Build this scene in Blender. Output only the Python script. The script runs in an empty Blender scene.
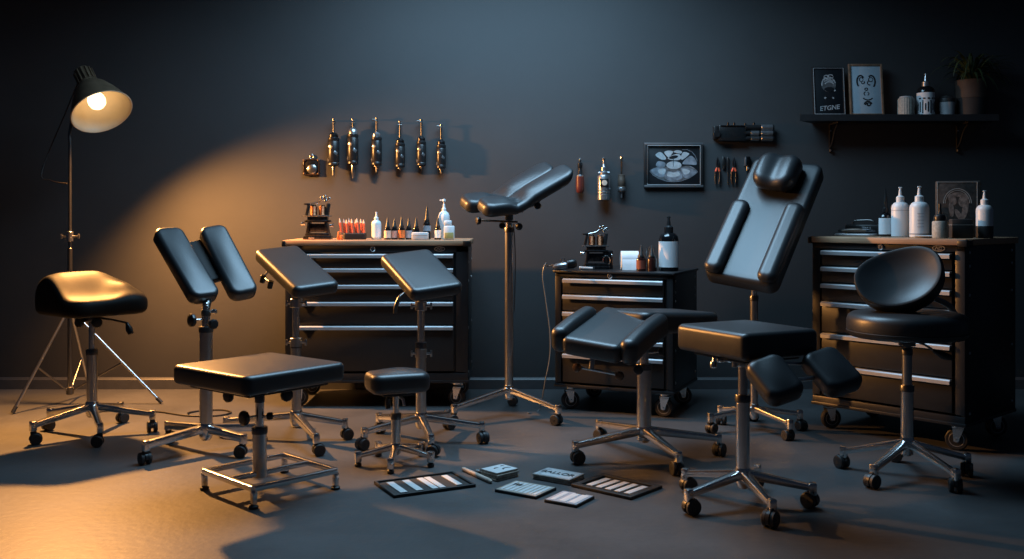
import bpy, math, random
from mathutils import Vector, Matrix

random.seed(7)
SC = bpy.context.scene
COL = SC.collection
PI = math.pi

# ------------------------------------------------------------------ camera, world, lights, exposure
F, H, CX, CY = 995.0, 1.15, 512.0, 215.0          # focal length in px, eye height, horizon
cam_d = bpy.data.cameras.new('camera')
cam = bpy.data.objects.new('camera', cam_d)
COL.objects.link(cam)
cam.location = (0, 0, H)
cam.rotation_euler = (PI / 2, 0, 0)
cam_d.sensor_width = 36
cam_d.lens = F / 1024 * 36
cam_d.shift_y = -(279.5 - CY) / 1024
cam_d.clip_start = .05
SC.camera = cam

world = bpy.data.worlds.new('world')
SC.world = world
world.use_nodes = True
bg = world.node_tree.nodes['Background']
bg.inputs[0].default_value = (.34, .56, 1, 1)
bg.inputs[1].default_value = .02

SC.view_settings.view_transform = 'Standard'
SC.view_settings.look = 'None'
SC.view_settings.exposure = 0
SC.view_settings.gamma = 1
SC.view_settings.use_curve_mapping = False
SC.cycles.use_denoising = True


def light(name, kind, loc, energy, color, rot=(0, 0, 0), **kw):
    d = bpy.data.lights.new(name, kind)
    d.energy = energy
    d.color = color
    for k, v in kw.items():
        setattr(d, k, v)
    o = bpy.data.objects.new(name, d)
    COL.objects.link(o)
    o.location = loc
    o.rotation_euler = rot
    return o


# a cool ceiling light above the middle of the studio, close to the back wall
light('ceiling_light', 'AREA', (-.05, 5.2, 3.15), 112, (.43, .73, 1.0), shape='RECTANGLE', size=1.9, size_y=1.5, spread=math.radians(158))

# the warm bulb of the floor lamp (its shade is built below)
LAMP_N = Vector((.51, -.40, -.76)).normalized()      # where the shade opens to
LAMP_C = Vector(((102 - CX) * 6.0 / F, 6.0, H - (112 - CY) * 6.0 / F))   # centre of the opening
lamp_light = light('lamp_bulb_light', 'SPOT', LAMP_C - LAMP_N * .012, 800, (1, .44, .12), shadow_soft_size=.045,
                   spot_size=math.radians(156), spot_blend=.75)
lamp_light.rotation_euler = LAMP_N.to_track_quat('-Z', 'Y').to_euler()

WY = 6.58                                            # the back wall


def G(px, py):
    d = F * H / (py - CY)
    return Vector(((px - CX) * d / F, d, 0))


def U(px, py, d):
    return Vector(((px - CX) * d / F, d, H - (py - CY) * d / F))


# ------------------------------------------------------------------ materials
MATS = {}


def mat(name, col, rough=.5, metal=0., var=.12, scale=18., bump=0., bscale=400., coat=0., **kw):
    m = bpy.data.materials.new(name)
    m.use_nodes = True
    nt = m.node_tree
    b = nt.nodes['Principled BSDF']
    b.inputs['Roughness'].default_value = rough
    b.inputs['Metallic'].default_value = metal
    b.inputs['Coat Weight'].default_value = coat
    for k, v in kw.items():
        b.inputs[k.replace('_', ' ')].default_value = v
    tc = nt.nodes.new('ShaderNodeTexCoord')
    n = nt.nodes.new('ShaderNodeTexNoise')
    n.inputs['Scale'].default_value = scale
    n.inputs['Detail'].default_value = 5
    nt.links.new(tc.outputs['Object'], n.inputs['Vector'])
    r = nt.nodes.new('ShaderNodeValToRGB')
    r.color_ramp.elements[0].position = .3
    r.color_ramp.elements[1].position = .7
    r.color_ramp.elements[0].color = (*[c * (1 - var) for c in col], 1)
    r.color_ramp.elements[1].color = (*[min(1, c * (1 + var)) for c in col], 1)
    nt.links.new(n.outputs['Fac'], r.inputs['Fac'])
    nt.links.new(r.outputs['Color'], b.inputs['Base Color'])
    if bump:
        n2 = nt.nodes.new('ShaderNodeTexNoise')
        n2.inputs['Scale'].default_value = bscale
        n2.inputs['Detail'].default_value = 3
        nt.links.new(tc.outputs['Object'], n2.inputs['Vector'])
        bp = nt.nodes.new('ShaderNodeBump')
        bp.inputs['Strength'].default_value = bump
        bp.inputs['Distance'].default_value = .002
        nt.links.new(n2.outputs['Fac'], bp.inputs['Height'])
        nt.links.new(bp.outputs['Normal'], b.inputs['Normal'])
    MATS[name] = m
    return m


mat('leather', (.017, .0185, .021), .40, var=.1, scale=9, bump=.12, bscale=260, Specular_IOR_Level=.62)
mat('leather_matte', (.006, .0058, .0055), .55, var=.1, scale=9, bump=.12, bscale=260, Specular_IOR_Level=.10)
mat('leather_underside', (.006, .006, .007), .7)
mat('seam', (.008, .008, .009), .6)
mat('chrome', (.74, .73, .72), .22, 1, var=.06, scale=30)
mat('steel', (.52, .515, .51), .28, 1, var=.08, scale=40)
mat('dark_steel', (.17, .165, .16), .34, 1)
mat('black_plastic', (.010, .010, .011), .38)
mat('rubber', (.012, .012, .013), .55)
mat('wheel_hub', (.42, .43, .45), .40, .6)
mat('powder_coat', (.0105, .0105, .012), .40, var=.1, bump=.05, bscale=500)
mat('powder_coat_side', (.010, .010, .0115), .45, var=.1)
mat('drawer_coat', (.013, .0125, .013), .42, var=.1, bump=.04, bscale=500)
mat('handle_alu', (.42, .42, .43), .50, .55, var=.05)
mat('badge', (.55, .55, .56), .3, 1)
mat('paper', (.52, .53, .535), .7, var=.05)
mat('paper_grey', (.34, .36, .38), .7, var=.12)
mat('paper_edge', (.36, .31, .26), .8, var=.25, scale=60)
mat('ink_black', (.008, .008, .009), .6)
mat('tray_black', (.006, .006, .0065), .6)
mat('tray_inside', (.014, .0135, .0135), .7)
mat('bottle_black', (.006, .006, .007), .14, coat=.4)
mat('bottle_white', (.66, .68, .70), .38, var=.03)
mat('bottle_milk', (.62, .70, .72), .30, var=.03)
mat('label_white', (.74, .75, .77), .6, var=.04)
mat('label_beige', (.62, .50, .40), .6)
mat('label_pink', (.62, .33, .25), .6)
mat('label_orange', (.62, .17, .04), .6)
mat('label_grey', (.30, .33, .38), .6)
mat('label_olive', (.34, .29, .10), .6)
mat('label_red', (.20, .045, .025), .6)
mat('amber_dark', (.022, .007, .006), .2, coat=.3)
mat('stick_red', (.80, .13, .06), .45, var=.2)
mat('stick_tip', (.85, .55, .42), .45)
mat('copper', (.22, .09, .045), .40, 1, var=.3, scale=90)
mat('bronze', (.16, .10, .07), .4, 1, var=.4, scale=70)
mat('gun_metal', (.075, .075, .08), .32, 1, var=.5, scale=60)
mat('machine_black', (.014, .014, .015), .32, var=.4, scale=80)
mat('machine_silver', (.50, .51, .53), .3, .9, var=.15, scale=60)
mat('machine_brown', (.12, .085, .065), .45, .3, var=.3)
mat('machine_red', (.14, .028, .02), .35)
mat('picture_black', (.008, .009, .012), .5)
mat('petal', (.20, .23, .27), .7, var=.45, scale=26)
mat('petal_light', (.42, .47, .50), .7, var=.2, scale=40)
mat('frame_black', (.012, .012, .013), .45)
mat('frame_grey', (.10, .10, .105), .45)
mat('frame_line', (.42, .42, .43), .5)
mat('frame_wood', (.20, .12, .075), .5, var=.3, scale=30)
mat('print_paper', (.42, .50, .56), .7, var=.05)
mat('chalk', (.42, .42, .43), .7, var=.3, scale=60)
mat('chalk_dim', (.10, .10, .105), .7, var=.5, scale=50)
mat('stoneware', (.34, .32, .28), .6, var=.25, scale=90)
mat('jar_white', (.38, .38, .39), .5)
mat('pot', (.06, .038, .028), .7, var=.2)
mat('pot_low', (.026, .021, .020), .7, var=.2)
mat('soil', (.012, .009, .007), .9)
mat('leaf', (.035, .055, .02), .5, var=.4, scale=12)
mat('shelf_paint', (.022, .022, .024), .5)
mat('plaque_dark', (.05, .042, .037), .6, var=.5, scale=50)
mat('plaque_brown', (.25, .185, .155), .6, var=.5, scale=60)
mat('plaque_line', (.42, .39, .36), .5)
mat('box_dark', (.035, .031, .030), .5)
mat('cloth_white', (.70, .73, .75), .8, var=.06)
mat('cord', (.012, .009, .008), .5)
mat('cord_grey', (.17, .18, .19), .4)
mat('marker', (.42, .36, .31), .5)
mat('shade_outside', (.24, .16, .10), .42, .4, var=.2)
mat('shade_inside', (.62, .50, .34), .45, var=.05)
mat('baseboard_paint', (.040, .040, .043), .5)
g = mat('clear_glass', (.9, .93, .95), .03, Transmission_Weight=1.0, IOR=1.3)

b = mat('bulb', (1, .85, .6), .4)
b.node_tree.nodes['Principled BSDF'].inputs['Emission Color'].default_value = (1, .74, .42, 1)
b.node_tree.nodes['Principled BSDF'].inputs['Emission Strength'].default_value = 3.2


def wood(name, c1, c2):
    m = bpy.data.materials.new(name)
    m.use_nodes = True
    nt = m.node_tree
    b = nt.nodes['Principled BSDF']
    b.inputs['Roughness'].default_value = .5
    tc = nt.nodes.new('ShaderNodeTexCoord')
    mp = nt.nodes.new('ShaderNodeMapping')
    mp.inputs['Scale'].default_value = (2, 40, 40)
    n = nt.nodes.new('ShaderNodeTexNoise')
    n.inputs['Scale'].default_value = 3
    n.inputs['Detail'].default_value = 6
    r = nt.nodes.new('ShaderNodeValToRGB')
    r.color_ramp.elements[0].position = .3
    r.color_ramp.elements[1].position = .7
    r.color_ramp.elements[0].color = (*c1, 1)
    r.color_ramp.elements[1].color = (*c2, 1)
    for a, b_ in ((tc.outputs['Object'], mp.inputs['Vector']), (mp.outputs['Vector'], n.inputs['Vector']),
                  (n.outputs['Fac'], r.inputs['Fac']), (r.outputs['Color'], b.inputs['Base Color'])):
        nt.links.new(a, b_)
    MATS[name] = m


wood('wood_top', (.30, .17, .095), (.46, .28, .17))


def surface(name, c1, c2, c3, rough, s_big, s_small, bump):
    """mottled plaster / concrete: two noises mixed"""
    m = bpy.data.materials.new(name)
    m.use_nodes = True
    nt = m.node_tree
    b = nt.nodes['Principled BSDF']
    tc = nt.nodes.new('ShaderNodeTexCoord')
    n1 = nt.nodes.new('ShaderNodeTexNoise')
    n1.inputs['Scale'].default_value = s_big
    n1.inputs['Detail'].default_value = 8
    n1.inputs['Roughness'].default_value = .62
    n2 = nt.nodes.new('ShaderNodeTexNoise')
    n2.inputs['Scale'].default_value = s_small
    n2.inputs['Detail'].default_value = 6
    for n in (n1, n2):
        nt.links.new(tc.outputs['Object'], n.inputs['Vector'])
    r = nt.nodes.new('ShaderNodeValToRGB')
    r.color_ramp.elements[0].position = .32
    r.color_ramp.elements[1].position = .68
    r.color_ramp.elements[0].color = (*c1, 1)
    r.color_ramp.elements[1].color = (*c2, 1)
    nt.links.new(n1.outputs['Fac'], r.inputs['Fac'])
    mx = nt.nodes.new('ShaderNodeMix')
    mx.data_type = 'RGBA'
    r2 = nt.nodes.new('ShaderNodeValToRGB')
    r2.color_ramp.elements[0].position = .5
    r2.color_ramp.elements[1].position = .75
    r2.color_ramp.elements[0].color = (0, 0, 0, 1)
    r2.color_ramp.elements[1].color = (.6, .6, .6, 1)
    nt.links.new(n2.outputs['Fac'], r2.inputs['Fac'])
    nt.links.new(r2.outputs['Color'], mx.inputs['Factor'])
    nt.links.new(r.outputs['Color'], mx.inputs['A'])
    mx.inputs['B'].default_value = (*c3, 1)
    nt.links.new(mx.outputs['Result'], b.inputs['Base Color'])
    mr = nt.nodes.new('ShaderNodeMapRange')
    mr.inputs['To Min'].default_value = rough - .08
    mr.inputs['To Max'].default_value = rough + .1
    nt.links.new(n1.outputs['Fac'], mr.inputs['Value'])
    nt.links.new(mr.outputs['Result'], b.inputs['Roughness'])
    bp = nt.nodes.new('ShaderNodeBump')
    bp.inputs['Strength'].default_value = bump
    bp.inputs['Distance'].default_value = .004
    nt.links.new(n2.outputs['Fac'], bp.inputs['Height'])
    nt.links.new(bp.outputs['Normal'], b.inputs['Normal'])
    MATS[name] = m


surface('wall_plaster', (.049, .049, .051), (.060, .060, .062), (.054, .053, .055), .75, 1.6, 24, .12)
surface('concrete_floor', (.040, .040, .041), (.072, .072, .074), (.049, .049, .051), .50, 1.6, 26, .35)


# ------------------------------------------------------------------ mesh builder
def rrect(L, W, r, n=4, m=1):
    """rounded rectangle, counter-clockwise, 4*(n+1) points"""
    r = max(1e-5, min(r, L / 2 - 1e-5, W / 2 - 1e-5))
    pts = []
    for cx, cy, a0 in ((L / 2 - r, W / 2 - r, 0), (-L / 2 + r, W / 2 - r, PI / 2), (-L / 2 + r, -W / 2 + r, PI), (L / 2 - r, -W / 2 + r, 1.5 * PI)):
        for k in range(n + 1):
            a = a0 + PI / 2 * k / n
            pts.append((cx + r * math.cos(a), cy + r * math.sin(a)))
    if m > 1:                                         # extra points along the straight sides
        out = []
        for i, p in enumerate(pts):
            out.append(p)
            if (i + 1) % (n + 1) == 0:
                q = pts[(i + 1) % len(pts)]
                out += [(p[0] + (q[0] - p[0]) * k / m, p[1] + (q[1] - p[1]) * k / m) for k in range(1, m)]
        pts = out
    return pts


def T(x, y, z):
    return Matrix.Translation((x, y, z))


def R(ax, deg):
    return Matrix.Rotation(math.radians(deg), 4, ax)


def axes(o, u, v):
    """matrix with X along u, Y along v made square to it, Z = X x Y"""
    u = Vector(u).normalized()
    v = Vector(v)
    v = (v - u * v.dot(u)).normalized()
    w = u.cross(v)
    m = Matrix((u, v, w)).transposed().to_4x4()
    m.translation = Vector(o)
    return m


I4 = Matrix.Identity(4)


class MB:
    def __init__(s, m='leather'):
        s.v, s.f, s.mi, s.mats = [], [], [], []
        s.m(m)

    def m(s, name):
        if name not in s.mats:
            s.mats.append(name)
        s.cur = s.mats.index(name)
        return s

    def face(s, idx):
        s.f.append(tuple(idx))
        s.mi.append(s.cur)

    def loft(s, rings, cap0=True, cap1=True, M=I4, closed=False):
        base = len(s.v)
        n = len(rings[0])
        for r in rings:
            for p in r:
                s.v.append(M @ Vector(p))
        k = len(rings)
        for i in range(k if closed else k - 1):
            a, b2 = base + i * n, base + ((i + 1) % k) * n
            for j in range(n):
                j2 = (j + 1) % n
                s.face((a + j, a + j2, b2 + j2, b2 + j))
        if not closed:
            if cap0:
                s.face([base + j for j in range(n)][::-1])
            if cap1:
                s.face([base + (k - 1) * n + j for j in range(n)])
        return s

    def pad(s, L, W, th, rc=.03, re=.02, crown=0., deform=None, M=I4, nc=6, dish=0.):
        """upholstered pad, underside at z=0; crown swells the top; deform(x,y,z)->(x,y,z)"""
        prof = []
        for k in range(5):
            a = PI / 2 * k / 4
            prof.append((re * (1 - math.sin(a)), re * (1 - math.cos(a))))
        re2 = min(re, th - re)
        for k in range(6):
            a = PI / 2 * k / 5
            prof.append((re2 * (1 - math.cos(a)), th - re2 + re2 * math.sin(a)))
        rings = []
        for ins, z in prof:
            rings.append([(x, y, z) for x, y in rrect(L - 2 * ins, W - 2 * ins, max(rc - ins, .004), nc, 9)])
        top = rrect(L - 2 * re2, W - 2 * re2, max(rc - re2, .004), nc, 9)
        for k in range(1, 17):
            f = 1 - k / 16.3
            hx, hy = L / 2 - re2, W / 2 - re2
            rings.append([(x * f, y * f, th + crown * (1 - (x * f / hx) ** 2) * (1 - (y * f / hy) ** 2)) for x, y in top])
        bot = rings[0]
        low = [[(x * f, y * f, 0) for x, y, z in bot] for f in (.1, .4, .7)]
        rings = low + rings
        if deform:
            rings = [[deform(*p) for p in r] for r in rings]
        return s.loft(rings, M=M)

    def box(s, sx, sy, sz, M=I4, r=.004):
        """box with softened edges, centred"""
        r = min(r, sx / 3, sy / 3, sz / 3)
        rings = []
        for ins, z in ((r, -sz / 2), (r * .3, -sz / 2 + r * .3), (0, -sz / 2 + r), (0, sz / 2 - r), (r * .3, sz / 2 - r * .3), (r, sz / 2)):
            rings.append([(x, y, z) for x, y in rrect(sx - 2 * ins, sy - 2 * ins, max(r - ins, r * .3), 2)])
        return s.loft(rings, M=M)

    def boxat(s, p0, p1, r=.003, M=I4):
        c = [(a + b2) / 2 for a, b2 in zip(p0, p1)]
        d = [abs(a - b2) for a, b2 in zip(p0, p1)]
        return s.box(*d, M=M @ T(*c), r=r)

    def tube(s, pts, r, seg=12, M=I4, closed=False):
        pts = [Vector(p) for p in pts]
        n = len(pts)
        rs = r if isinstance(r, (list, tuple)) else [r] * n
        rings = []
        t0 = (pts[1] - pts[0]).normalized()
        ref = Vector((0, 0, 1)) if abs(t0.z) < .9 else Vector((1, 0, 0))
        u = t0.cross(ref).normalized()
        for i in range(n):
            if closed:
                t = (pts[(i + 1) % n] - pts[i - 1]).normalized()
            else:
                t = (pts[min(i + 1, n - 1)] - pts[max(i - 1, 0)]).normalized()
            u = (u - t * u.dot(t)).normalized()
            w = t.cross(u)
            rings.append([pts[i] + (u * math.cos(2 * PI * k / seg) + w * math.sin(2 * PI * k / seg)) * rs[i] for k in range(seg)])
        return s.loft(rings, M=M, closed=closed)

    def cyl(s, p0, p1, r, seg=20, bev=.0015, M=I4):
        p0, p1 = Vector(p0), Vector(p1)
        d = (p1 - p0)
        ln = d.length
        d = d / ln
        bv = min(bev, r * .4, ln * .3)
        return s.tube([p0, p0 + d * bv, p1 - d * bv, p1], [r - bv, r, r, r - bv], seg, M)

    def lathe(s, prof, M=I4, seg=24):
        """profile [(r, z)] turned about Z"""
        rings = [[(r * math.cos(2 * PI * k / seg), r * math.sin(2 * PI * k / seg), z) for k in range(seg)] for r, z in prof]
        return s.loft(rings, M=M)

    def bar(s, p0, p1, w0, h0, w1=None, h1=None):
        """rectangular bar (w sideways, h upright) with bevelled edges"""
        w1 = w1 or w0
        h1 = h1 or h0
        p0, p1 = Vector(p0), Vector(p1)
        t = (p1 - p0).normalized()
        u = t.cross(Vector((0, 0, 1)))
        u = u.normalized() if u.length > 1e-4 else Vector((1, 0, 0))
        w = u.cross(t)
        rings = []
        for p, a, h in ((p0, w0, h0), (p1, w1, h1)):
            rings.append([p + u * x + w * y for x, y in rrect(a, h, min(a, h) * .22, 2)])
        return s.loft(rings)

    def ribbon(s, pts, wid, M=I4, th=.0015):
        """flat stroke in the XY plane of M"""
        pts = [Vector((p[0], p[1], 0)) for p in pts]
        n = len(pts)
        ws = wid if isinstance(wid, (list, tuple)) else [wid] * n
        rings = []
        for i in range(n):
            t = (pts[min(i + 1, n - 1)] - pts[max(i - 1, 0)]).normalized()
            q = Vector((-t.y, t.x, 0)) * ws[i] / 2
            p = pts[i]
            rings.append([p - q, p + q, p + q + Vector((0, 0, th)), p - q + Vector((0, 0, th))])
        return s.loft(rings, M=M)

    def poly(s, pts, th, M=I4):
        return s.loft([[(x, y, 0) for x, y in pts], [(x, y, th) for x, y in pts]], M=M)

    def build(s, name, parent=None, smooth=40):
        me = bpy.data.meshes.new(name)
        me.from_pydata([tuple(v) for v in s.v], [], s.f)
        for n in s.mats:
            me.materials.append(MATS[n])
        me.polygons.foreach_set('material_index', s.mi)
        import bmesh
        bm = bmesh.new()
        bm.from_mesh(me)
        bmesh.ops.recalc_face_normals(bm, faces=bm.faces)
        bm.to_mesh(me)
        bm.free()
        me.polygons.foreach_set('use_smooth', [True] * len(me.polygons))
        me.set_sharp_from_angle(angle=math.radians(smooth))
        me.update()
        o = bpy.data.objects.new(name, me)
        COL.objects.link(o)
        if parent:
            o.parent = parent
        return o


def arc(cx, cy, rx, ry, a0, a1, n=14, rot=0):
    out = []
    c, s_ = math.cos(math.radians(rot)), math.sin(math.radians(rot))
    for k in range(n):
        a = math.radians(a0 + (a1 - a0) * k / (n - 1))
        x, y = rx * math.cos(a), ry * math.sin(a)
        out.append((cx + x * c - y * s_, cy + x * s_ + y * c))
    return out


def bez(p0, p1, p2, p3, n=12):
    p0, p1, p2, p3 = map(Vector, (p0, p1, p2, p3))
    return [p0 * (1 - t) ** 3 + p1 * 3 * t * (1 - t) ** 2 + p2 * 3 * t * t * (1 - t) + p3 * t ** 3 for t in [k / (n - 1) for k in range(n)]]


def smooth_path(pts, n=6):
    """Catmull-Rom through the points"""
    pts = [Vector(p) for p in pts]
    out = []
    for i in range(len(pts) - 1):
        a, b2, c, d = pts[max(i - 1, 0)], pts[i], pts[i + 1], pts[min(i + 2, len(pts) - 1)]
        for k in range(n):
            t = k / n
            out.append(.5 * ((2 * b2) + (c - a) * t + (2 * a - 5 * b2 + 4 * c - d) * t * t + (3 * b2 - a - 3 * c + d) * t ** 3))
    out.append(pts[-1])
    return out


def tag(o, label, cat, group=None):
    o['label'] = label
    o['category'] = cat
    if group:
        o['group'] = group
    return o


def thing(name, label, cat, loc=(0, 0, 0), rz=0, group=None):
    o = bpy.data.objects.new(name, None)
    o.empty_display_size = .1
    COL.objects.link(o)
    o.location = loc
    o.rotation_euler = (0, 0, math.radians(rz))
    return tag(o, label, cat, group)


def lettering(body, size, M, material, parent, name='lettering', shear=0., depth=.0006):
    cu = bpy.data.curves.new(name, 'FONT')
    cu.body = body
    cu.size = size
    cu.align_x = 'CENTER'
    cu.align_y = 'CENTER'
    cu.extrude = depth
    cu.shear = shear
    cu.offset = size * .012
    tmp = bpy.data.objects.new(name, cu)
    COL.objects.link(tmp)
    dg = bpy.context.evaluated_depsgraph_get()
    me = bpy.data.meshes.new_from_object(tmp.evaluated_get(dg))
    bpy.data.objects.remove(tmp)
    bpy.data.curves.remove(cu)
    me.name = name
    me.materials.clear()
    me.materials.append(MATS[material])
    o = bpy.data.objects.new(name, me)
    COL.objects.link(o)
    o.parent = parent
    o.matrix_local = M
    return o


# ------------------------------------------------------------------ the room
def struct(name, mb):
    o = mb.build(name)
    o['kind'] = 'structure'
    return o


struct('floor', MB('concrete_floor').boxat((-7, -1.5, -.1), (7, WY + .1, 0), r=.001))
struct('wall_back', MB('wall_plaster').boxat((-7, WY, 0), (7, WY + .12, 3.6), r=.001))
bb = MB('baseboard_paint')
bb.loft([[(x, WY, 0), (x, WY - .016, 0), (x, WY - .016, .062), (x, WY - .009, .070), (x, WY - .006, .076), (x, WY, .078)] for x in (-6.9, 6.9)])
struct('baseboard_back', bb)


# ------------------------------------------------------------------ shared pieces of the stands
def caster(root, p, yaw, r=.029):
    """swivel twin-wheel caster under the point p = (x, y, top z)"""
    x, y, zt = p
    cx_, cy_ = x + .012 * math.cos(yaw), y + .012 * math.sin(yaw)
    M = T(cx_, cy_, r) @ Matrix.Rotation(yaw, 4, 'Z')
    c = MB('chrome').cyl((x, y, r * 1.5), (x, y, zt), .007, 12)
    c.m('black_plastic')
    hood = []
    for k in range(13):
        a = math.radians(-30 + 215 * k / 12)
        ro, ri = r * 1.10, r * .80
        ca, sa = math.cos(a), math.sin(a)
        hood.append([(ro * ca, -.007, ro * sa), (ro * ca, .007, ro * sa), (ri * ca, .007, ri * sa), (ri * ca, -.007, ri * sa)])
    c.loft(hood, M=M)
    c.cyl((0, -.024, 0), (0, .024, 0), .006, 10, M=M)
    c.box(.03, .026, .016, M=M @ T(-.01, 0, r * 1.06), r=.005)
    o = c.build('caster', root)
    for s in (-1, 1):
        w = MB('rubber')
        W = M @ T(0, s * .0165, 0) @ R('X', 90)
        w.lathe([(.003, -.009), (r * .55, -.0095), (r * .9, -.009), (r, -.006), (r, .006), (r * .9, .009), (r * .55, .0095), (.003, .009)], W, 22)
        w.m('black_plastic').lathe([(.002, -.0105), (r * .22, -.0105), (r * .22, .0105), (.002, .0105)], W, 12)
        w.build('wheel', o)


def glide(root, p, h=.022, r=.016):
    x, y, zt = p
    g_ = MB('rubber').lathe([(r * .8, 0), (r, .003), (r, h * .6), (r * .7, h * .8), (.007, h)], T(x, y, 0), 18)
    g_.m('chrome').cyl((x, y, h * .8), (x, y, zt), .006, 10)
    g_.build('foot_glide', root)


def base(root, legs, hz=.115, ez=.082, hub=.034, hubh=.075, w=(.036, .032, .026, .024), foot='caster', cap=True, m='chrome', r=.029):
    h = MB(m).lathe([(hub * .55, hz - hubh * .75), (hub * .8, hz - hubh * .62), (hub, hz - hubh * .3), (hub, hz + hubh * .2), (hub * .9, hz + hubh * .35), (hub * .6, hz + hubh * .4)])
    h.build('hub', root)
    for dx, dy in legs:
        d = Vector((dx, dy, 0))
        n = d.normalized()
        l = MB(m)
        l.bar(Vector((0, 0, hz)) + n * hub * .5, Vector((dx, dy, ez)) - n * .004, *[q * 1.14 for q in w])
        if cap:
            l.box(.030, .030, .050, T(dx, dy, ez - .004) @ Matrix.Rotation(math.atan2(dy, dx), 4, 'Z'), r=.005)
        l.build('base_leg', root)
        if foot == 'caster':
            caster(root, (dx, dy, ez - .02), random.uniform(0, 2 * PI), r)
        elif foot == 'glide':
            glide(root, (dx, dy, ez - .01))


def post(root, tubes, collar=True):
    """telescopic column: tubes = [(radius, z0, z1, material)]"""
    for i, (r, z0, z1, m) in enumerate(tubes):
        p = MB(m).cyl((0, 0, z0), (0, 0, z1), r, 24, .002)
        if collar and i < len(tubes) - 1:
            p.m('dark_steel').lathe([(r * .98, z1 - .030), (r * 1.12, z1 - .028), (r * 1.14, z1 - .004), (r * 1.05, z1), (r * .6, z1 + .001)], seg=24)
        p.build('post' if i == 0 else 'inner_post', root)


def knob(root, p, d, ln=.03, r=.022, m='black_plastic', name='knob'):
    """clamp knob: chrome shaft from p along d, a lobed head at its end"""
    p, d = Vector(p), Vector(d).normalized()
    k = MB('chrome').cyl(p, p + d * ln, .005, 10)
    k.m(m)
    side = Vector((0, 0, 1)) if abs(d.z) < .9 else Vector((1, 0, 0))
    M = axes(p + d * ln, d.cross(side), side)
    if M.to_3x3() @ Vector((0, 0, 1)) @ d < 0:
        M = M @ R('X', 180)
    prof = [(.5, -.004), (.92, 0), (1, .006), (1, .016), (.85, .021), (.4, .023)]
    rings = []
    for f, z in prof:
        rings.append([(r * f * (1 + .03 * math.cos(9 * a)) * math.cos(a), r * f * (1 + .03 * math.cos(9 * a)) * math.sin(a), z) for a in [2 * PI * q / 36 for q in range(36)]])
    k.loft(rings, M=M)
    return k.build(name, root)


def star(rad, a0, n=5, step=72):
    return [(rad * math.cos(math.radians(a0 + step * k)), rad * math.sin(math.radians(a0 + step * k))) for k in range(n)]


def place(c, root):
    return Vector(c) - root.location


def quad(cs, dt, db):
    """a flat rectangle in space seen at the corners cs = top left, top right, bottom right, bottom left;
    dt, db: distance of its upper and lower end. Returns centre, length vector (downwards), width vector"""
    tl, tr, br, bl = cs

    def vec(k):
        a, b2, c, d = U(*tl, dt), U(*tr, dt + k), U(*br, db + k), U(*bl, db)
        return (a + b2 + c + d) / 4, (c + d - a - b2) / 2, (b2 + c - a - d) / 2
    lo, hi = -.4, .6
    f = lambda k: vec(k)[1].dot(vec(k)[2])
    if f(lo) * f(hi) < 0:
        for _ in range(40):
            m_ = (lo + hi) / 2
            if f(lo) * f(m_) <= 0:
                hi = m_
            else:
                lo = m_
        return vec(lo)
    return vec(.05)


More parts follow.
